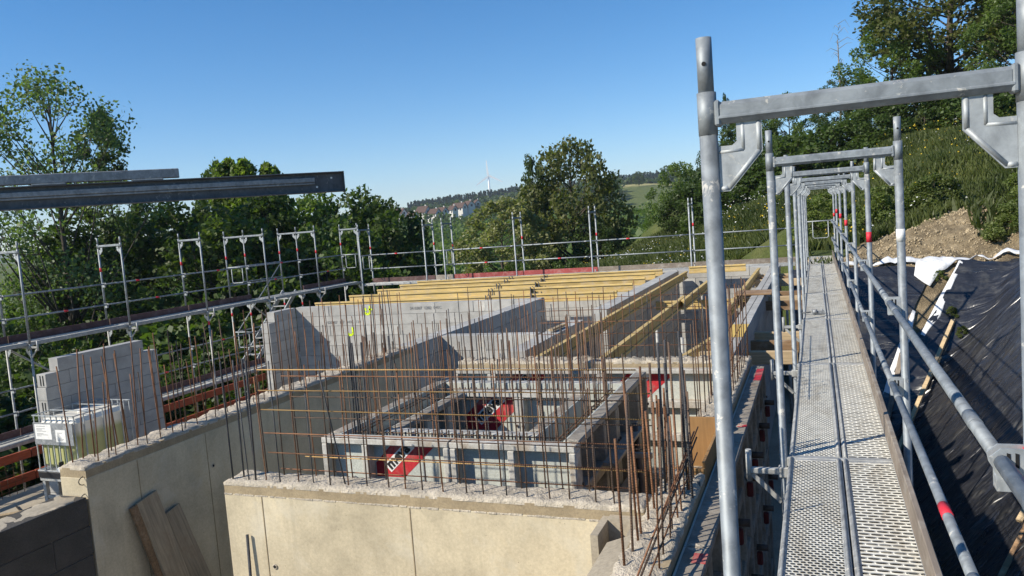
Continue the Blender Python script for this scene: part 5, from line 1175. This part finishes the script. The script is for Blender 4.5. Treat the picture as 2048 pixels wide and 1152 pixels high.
tag(obj('meadow_grass', quick_mesh('meadow_grass', V, F), MT['meadow']), 'tall wild meadow grass on the slope behind the scaffold', 'grass', kind='stuff')
V, F, _ = tufts(9000, (-0.2, 9), (20.8, 28), lambda x, y, rg: (hash_noise(x, y, 0.8, 11) > 0.05) & (rg.random(len(x)) < 0.8), 0.3, 22)
tag(obj('bank_weeds', quick_mesh('bank_weeds', V, F), MT['meadow']), 'thin weeds scattered over the bare soil bank', 'weeds', kind='stuff')
# stones and clods on the bare bank
def stones(n, xr, yr, cond_, size, seed):
    rg = np.random.default_rng(seed); x = rg.uniform(*xr, n); y = rg.uniform(*yr, n); k = cond_(x, y, rg); x = x[k]; y = y[k]; n = len(x); z = ground_z(x, y)
    s_ = size*(0.35 + rg.random(n)**3*2.2); O = np.array([(1,0,0),(-1,0,0),(0,1,0),(0,-1,0),(0,0,1),(0,0,-1)], float)
    V = np.stack([x, y, z], 1)[:, None, :] + O[None]*s_[:, None, None]*(0.55 + 0.7*rg.random((n, 6)))[..., None] + (rg.random((n, 6, 3)) - 0.5)*s_[:, None, None]*0.6
    T = np.array([(0,2,4),(2,1,4),(1,3,4),(3,0,4),(2,0,5),(1,2,5),(3,1,5),(0,3,5)]); F = (np.arange(n)[:, None, None]*6 + T[None]).reshape(-1, 3); return V.reshape(-1, 3), F
MT['stone'] = m_mottled('bank_stones', (0.40, 0.32, 0.205), 0.25, 2.5, 30, 0.6)
V, F = stones(34000, (-0.5, 9), (20.6, 27.5), lambda x, y, r_: (soil_mask(x, y, None) > 0.4) & (hash_noise(x, y, 1.3, 8) > -0.25), 0.017, 77)
tag(obj('bank_rubble', quick_mesh('bank_rubble', V, F), MT['stone']), 'stones and clods on the bare soil bank', 'rubble', kind='stuff')
rg = np.random.default_rng(5)
for nm, mt, n, sd, th in (('white_flowers', 'petal_white', 1100, 31, 0.16), ('yellow_flowers', 'petal_yellow', 1000, 32, 0.14)):
    V, F, tip = tufts(n*4, (-14, 12), (25.5, 50), lambda x, y, r_: cond(x, y, r_) & (hash_noise(x, y, 0.45, sd) > th), 0.5, sd)
    V, F = leaf_quads(tip, 0.032, rg, 1.2, 1.0); tag(obj(nm, quick_mesh(nm, V, F), MT[mt]), 'small %s scattered through the meadow' % nm.replace('_', ' '), 'flowers', kind='stuff')
# weeds in the gap between the block walls
tree('bush', 'pale weed bush in the gap between the inner block walls', -4.9, 15.4, -1.35, 'weed_bush', base=-2.9, cat='bush', wide=0.8)

# ------------------------------------------------------------------ distance: woods, village, wind turbine
def wood(name, label, n, region, hgt, leaf, nleaf, mat, seed, cone=False, keep=None):
    rg = np.random.default_rng(seed); d = rg.uniform(*region[0], n); l = rg.uniform(*region[1], n)*d/region[2] if region[2] else rg.uniform(*region[1], n)
    x = -0.368*d + 0.93*l; y = 0.93*d + 0.368*l
    if keep is not None: k = keep(d, l); x = x[k]; y = y[k]; n = len(x)
    z = ground_z(x, y); H = hgt*(0.7 + 0.6*rg.random(n)); Vs = []; m = nleaf
    u = rg.normal(size=(n, m, 3)); u /= np.linalg.norm(u, axis=2)[..., None]
    if cone:
        t_ = rg.random((n, m))**0.8; a = rg.uniform(0, 6.28, (n, m)); R_ = H[:, None]*0.17*(1 - t_)*(0.6 + 0.5*rg.random((n, m)))
        C = np.stack([x[:, None] + R_*np.cos(a), y[:, None] + R_*np.sin(a), z[:, None] + H[:, None]*(0.12 + 0.9*t_)], 2)
    else:
        lob = rg.normal(size=(n, 6, 3))*np.array([0.24, 0.24, 0.18]); pick = rg.integers(0, 6, (n, m)); cc = np.take_along_axis(lob, pick[..., None].repeat(3, 2), 1)
        C = np.stack([x, y, z + H*0.55], 1)[:, None, :] + H[:, None, None]*(cc + u*np.array([0.25, 0.25, 0.24])*(0.7 + 0.4*rg.random((n, m)))[..., None])
    C = C.reshape(-1, 3); V, F = leaf_quads(C, leaf, rg, 0.6, 0.7); return tag(obj(name, quick_mesh(name, V, F), MT[mat]), label, 'wood', kind='stuff')
wood('valley_wood', 'broad-leaved wood filling the valley beyond the scaffold', 700, ((115, 330), (-115, 45), 200), 9.5, 0.7, 240, 'leaf_mid', 41)
wood('slope_wood', 'wood on the far slope below the village', 800, ((330, 600), (-150, 60), 420), 8.5, 1.3, 110, 'leaf_dark', 42, keep=lambda d, l: ~((np.abs(d - 526) < 36) & (l > -112) & (l < -10) & (np.random.default_rng(4).random(len(d)) < 0.85)))
wood('hill_wood', 'wood on the far hillside between the village and the ridge', 1900, ((560, 920), (-330, 260), 0), 9, 2.0, 60, 'leaf_dark', 43, keep=lambda d, l: ~((l > 40) & (l < 150) & (d < 680)))
wood('ridge_conifers', 'row of conifers along the far ridge below the wind turbine', 900, ((860, 935), (-108, 200), 0), 13, 1.6, 60, 'leaf_needle', 44, cone=True)
GK = 'trees on the far knoll'
for k, (d, l, h, lab) in enumerate(((560, 96, 11, 'round dark tree on the far knoll, left of the two'), (540, 112, 15, 'round dark tree on the far knoll, right of the two'))):
    x = -0.368*d + 0.93*l; y = 0.93*d + 0.368*l; tree('round', lab, x, y, gz(x, y) + h, group=GK, wide=1.1)
# village houses
MT['roof'] = m_mottled('roof_tiles', (0.10, 0.062, 0.048), 0.15, 0.3, 2, 0.1, world=True); MT['render_white'] = m_flat('white_render', (0.62, 0.60, 0.56), 0.9, 0, 0.05); MT['glass_dark'] = m_flat('window_glass', (0.03, 0.035, 0.045), 0.15)
def house(px, py, zc, w_, dp, hw_, hr, yaw, label):
    """gabled house, placed on the far slope along a bearing"""
    p_ = pix(px, py, zc); x, y, zt = p_
    b0 = min(gz(x, y), zt - hw_ - hr) - 1; wl = zt - hr - b0
    w_ *= 0.68; dp *= 0.58; hr *= 0.62; yaw = yaw - 1.45; wl = zt - hr - b0
    t = thing('house', label, 'house', (x, y, b0), yaw, 'houses of the far village')
    b = MB(); b.box(-w_/2, w_/2, -dp/2, dp/2, 0, wl); b.prism([(-dp/2, wl), (dp/2, wl), (0, wl + hr - 0.15)], 'x', -w_/2, w_/2); obj('wall', b, MT['render_white'], t)
    r_ = MB()
    for s in (-1, 1): r_.prism([(s*(dp/2 + 0.6), wl - 0.35), (0, wl + hr), (0, wl + hr + 0.25), (s*(dp/2 + 0.6), wl - 0.1)], 'x', -w_/2 - 0.5, w_/2 + 0.5)
    rf = obj('roof', r_, MT['roof'], t); obj('chimney', MB().box(w_*0.15, w_*0.15 + 0.8, 0.3, 1.1, wl + hr*0.5, wl + hr + 1.0), MT['render_white'], rf)
    for s in (-1, 1): obj('window', MB().box(s*(w_/2 + 0.03) - 0.03, s*(w_/2 + 0.03) + 0.03, -0.8, 0.8, wl - 0.9, wl + 0.7), MT['glass_dark'], t)
    for q in (-0.3, 0.3): obj('window', MB().box(q*w_ - 0.6, q*w_ + 0.6, -dp/2 - 0.05, -dp/2 + 0.02, wl - 2.0, wl - 0.7), MT['glass_dark'], t)
for a in ((775, 421, 500, 9, 9, 4, 4.6, 1.2, 'white gabled house at the left end of the far village'), (800, 418, 500, 10, 9, 4, 4.6, 1.2, 'white gabled house second from the left end of the village'), (825, 424, 490, 9, 8, 4, 4, 1.25, 'small low house below the tall white gable of the village'), (846, 413, 505, 12, 11, 4.5, 6, 1.2, 'large house with the tallest white gable in the village'), (868, 418, 500, 11, 9, 4, 4.6, 1.15, 'dark-roofed house in the middle of the village'), (884, 415, 510, 9, 9, 4, 4.2, 1.1, 'dark-roofed house right of the village middle'), (918, 406, 540, 14, 10, 4, 5.2, 1.25, 'long dark-roofed house at the right of the village'), (937, 402, 545, 10, 10, 4, 5, 0.9, 'house with a white gable at the right of the village'), (953, 400, 550, 9, 9, 4, 4.6, 0.6, 'white house at the right end of the far village'), (905, 412, 530, 8, 8, 4, 4, 1.0, 'yellowish-lit house half hidden by a tree in the village')): house(*a)
# wind turbine
x, y, hub = pix(976.7, 352, 3200.0)
t = thing('wind_turbine', 'white three-bladed wind turbine on the far ridge', 'wind turbine', (x, y, hub - 118), R_(21))
MT['turbine'] = m_flat('turbine_white', (0.88, 0.88, 0.88), 0.5, 0, 0.02)
obj('tower', MB().tube((0,0,0),(0,0,116), 5.6, 12, 3.6), MT['turbine'], t); obj('nacelle', MB().cbox(-2.2, 2.2, -4, 9, 115.5, 120, 0.8), MT['turbine'], t); obj('hub', MB().tube((0,-7,118),(0,-4,118), 1.2, 10, 2.4), MT['turbine'], t)
for k, a in enumerate((R_(93), R_(213), R_(333))):
    c, s = math.cos(a), math.sin(a); bl_ = MB(); prof = ((0, 3.2), (9, 6.0), (28, 4.8), (50, 3.4), (64, 1.4)); n = len(prof)
    vs_ = []
    for r, h in prof:
        for u, v in ((-h*0.5, -0.35), (h, -0.1), (h, 0.1), (-h*0.5, 0.35)): vs_.append((r*c - u*s, -5.5 + v, 118 + r*s + u*c))
    bl_.add(vs_, [(i*4 + j, i*4 + (j+1) % 4, i*4 + 4 + (j+1) % 4, i*4 + 4 + j) for i in range(n - 1) for j in range(4)] + [(0,1,2,3), tuple(range(4*n - 4, 4*n))]); obj('blade', bl_, MT['turbine'], t)

# ------------------------------------------------------------------ summer haze over the valley
hz = MB().box(-4400, 3200, -420, 4800, -45, 262); mh = bpy.data.materials.new('haze'); mh.use_nodes = True; hn = mh.node_tree.nodes
for q in list(hn): hn.remove(q)
ho = hn.new('ShaderNodeOutputMaterial'); pv = hn.new('ShaderNodeVolumePrincipled'); pv.inputs['Color'].default_value = (0.80, 0.88, 1.0, 1); pv.inputs['Density'].default_value = 0.00016; pv.inputs['Anisotropy'].default_value = 0.0
mh.node_tree.links.new(pv.outputs[0], ho.inputs['Volume']); tag(obj('haze', hz, mh), 'thin summer haze over the valley', 'haze', kind='stuff')
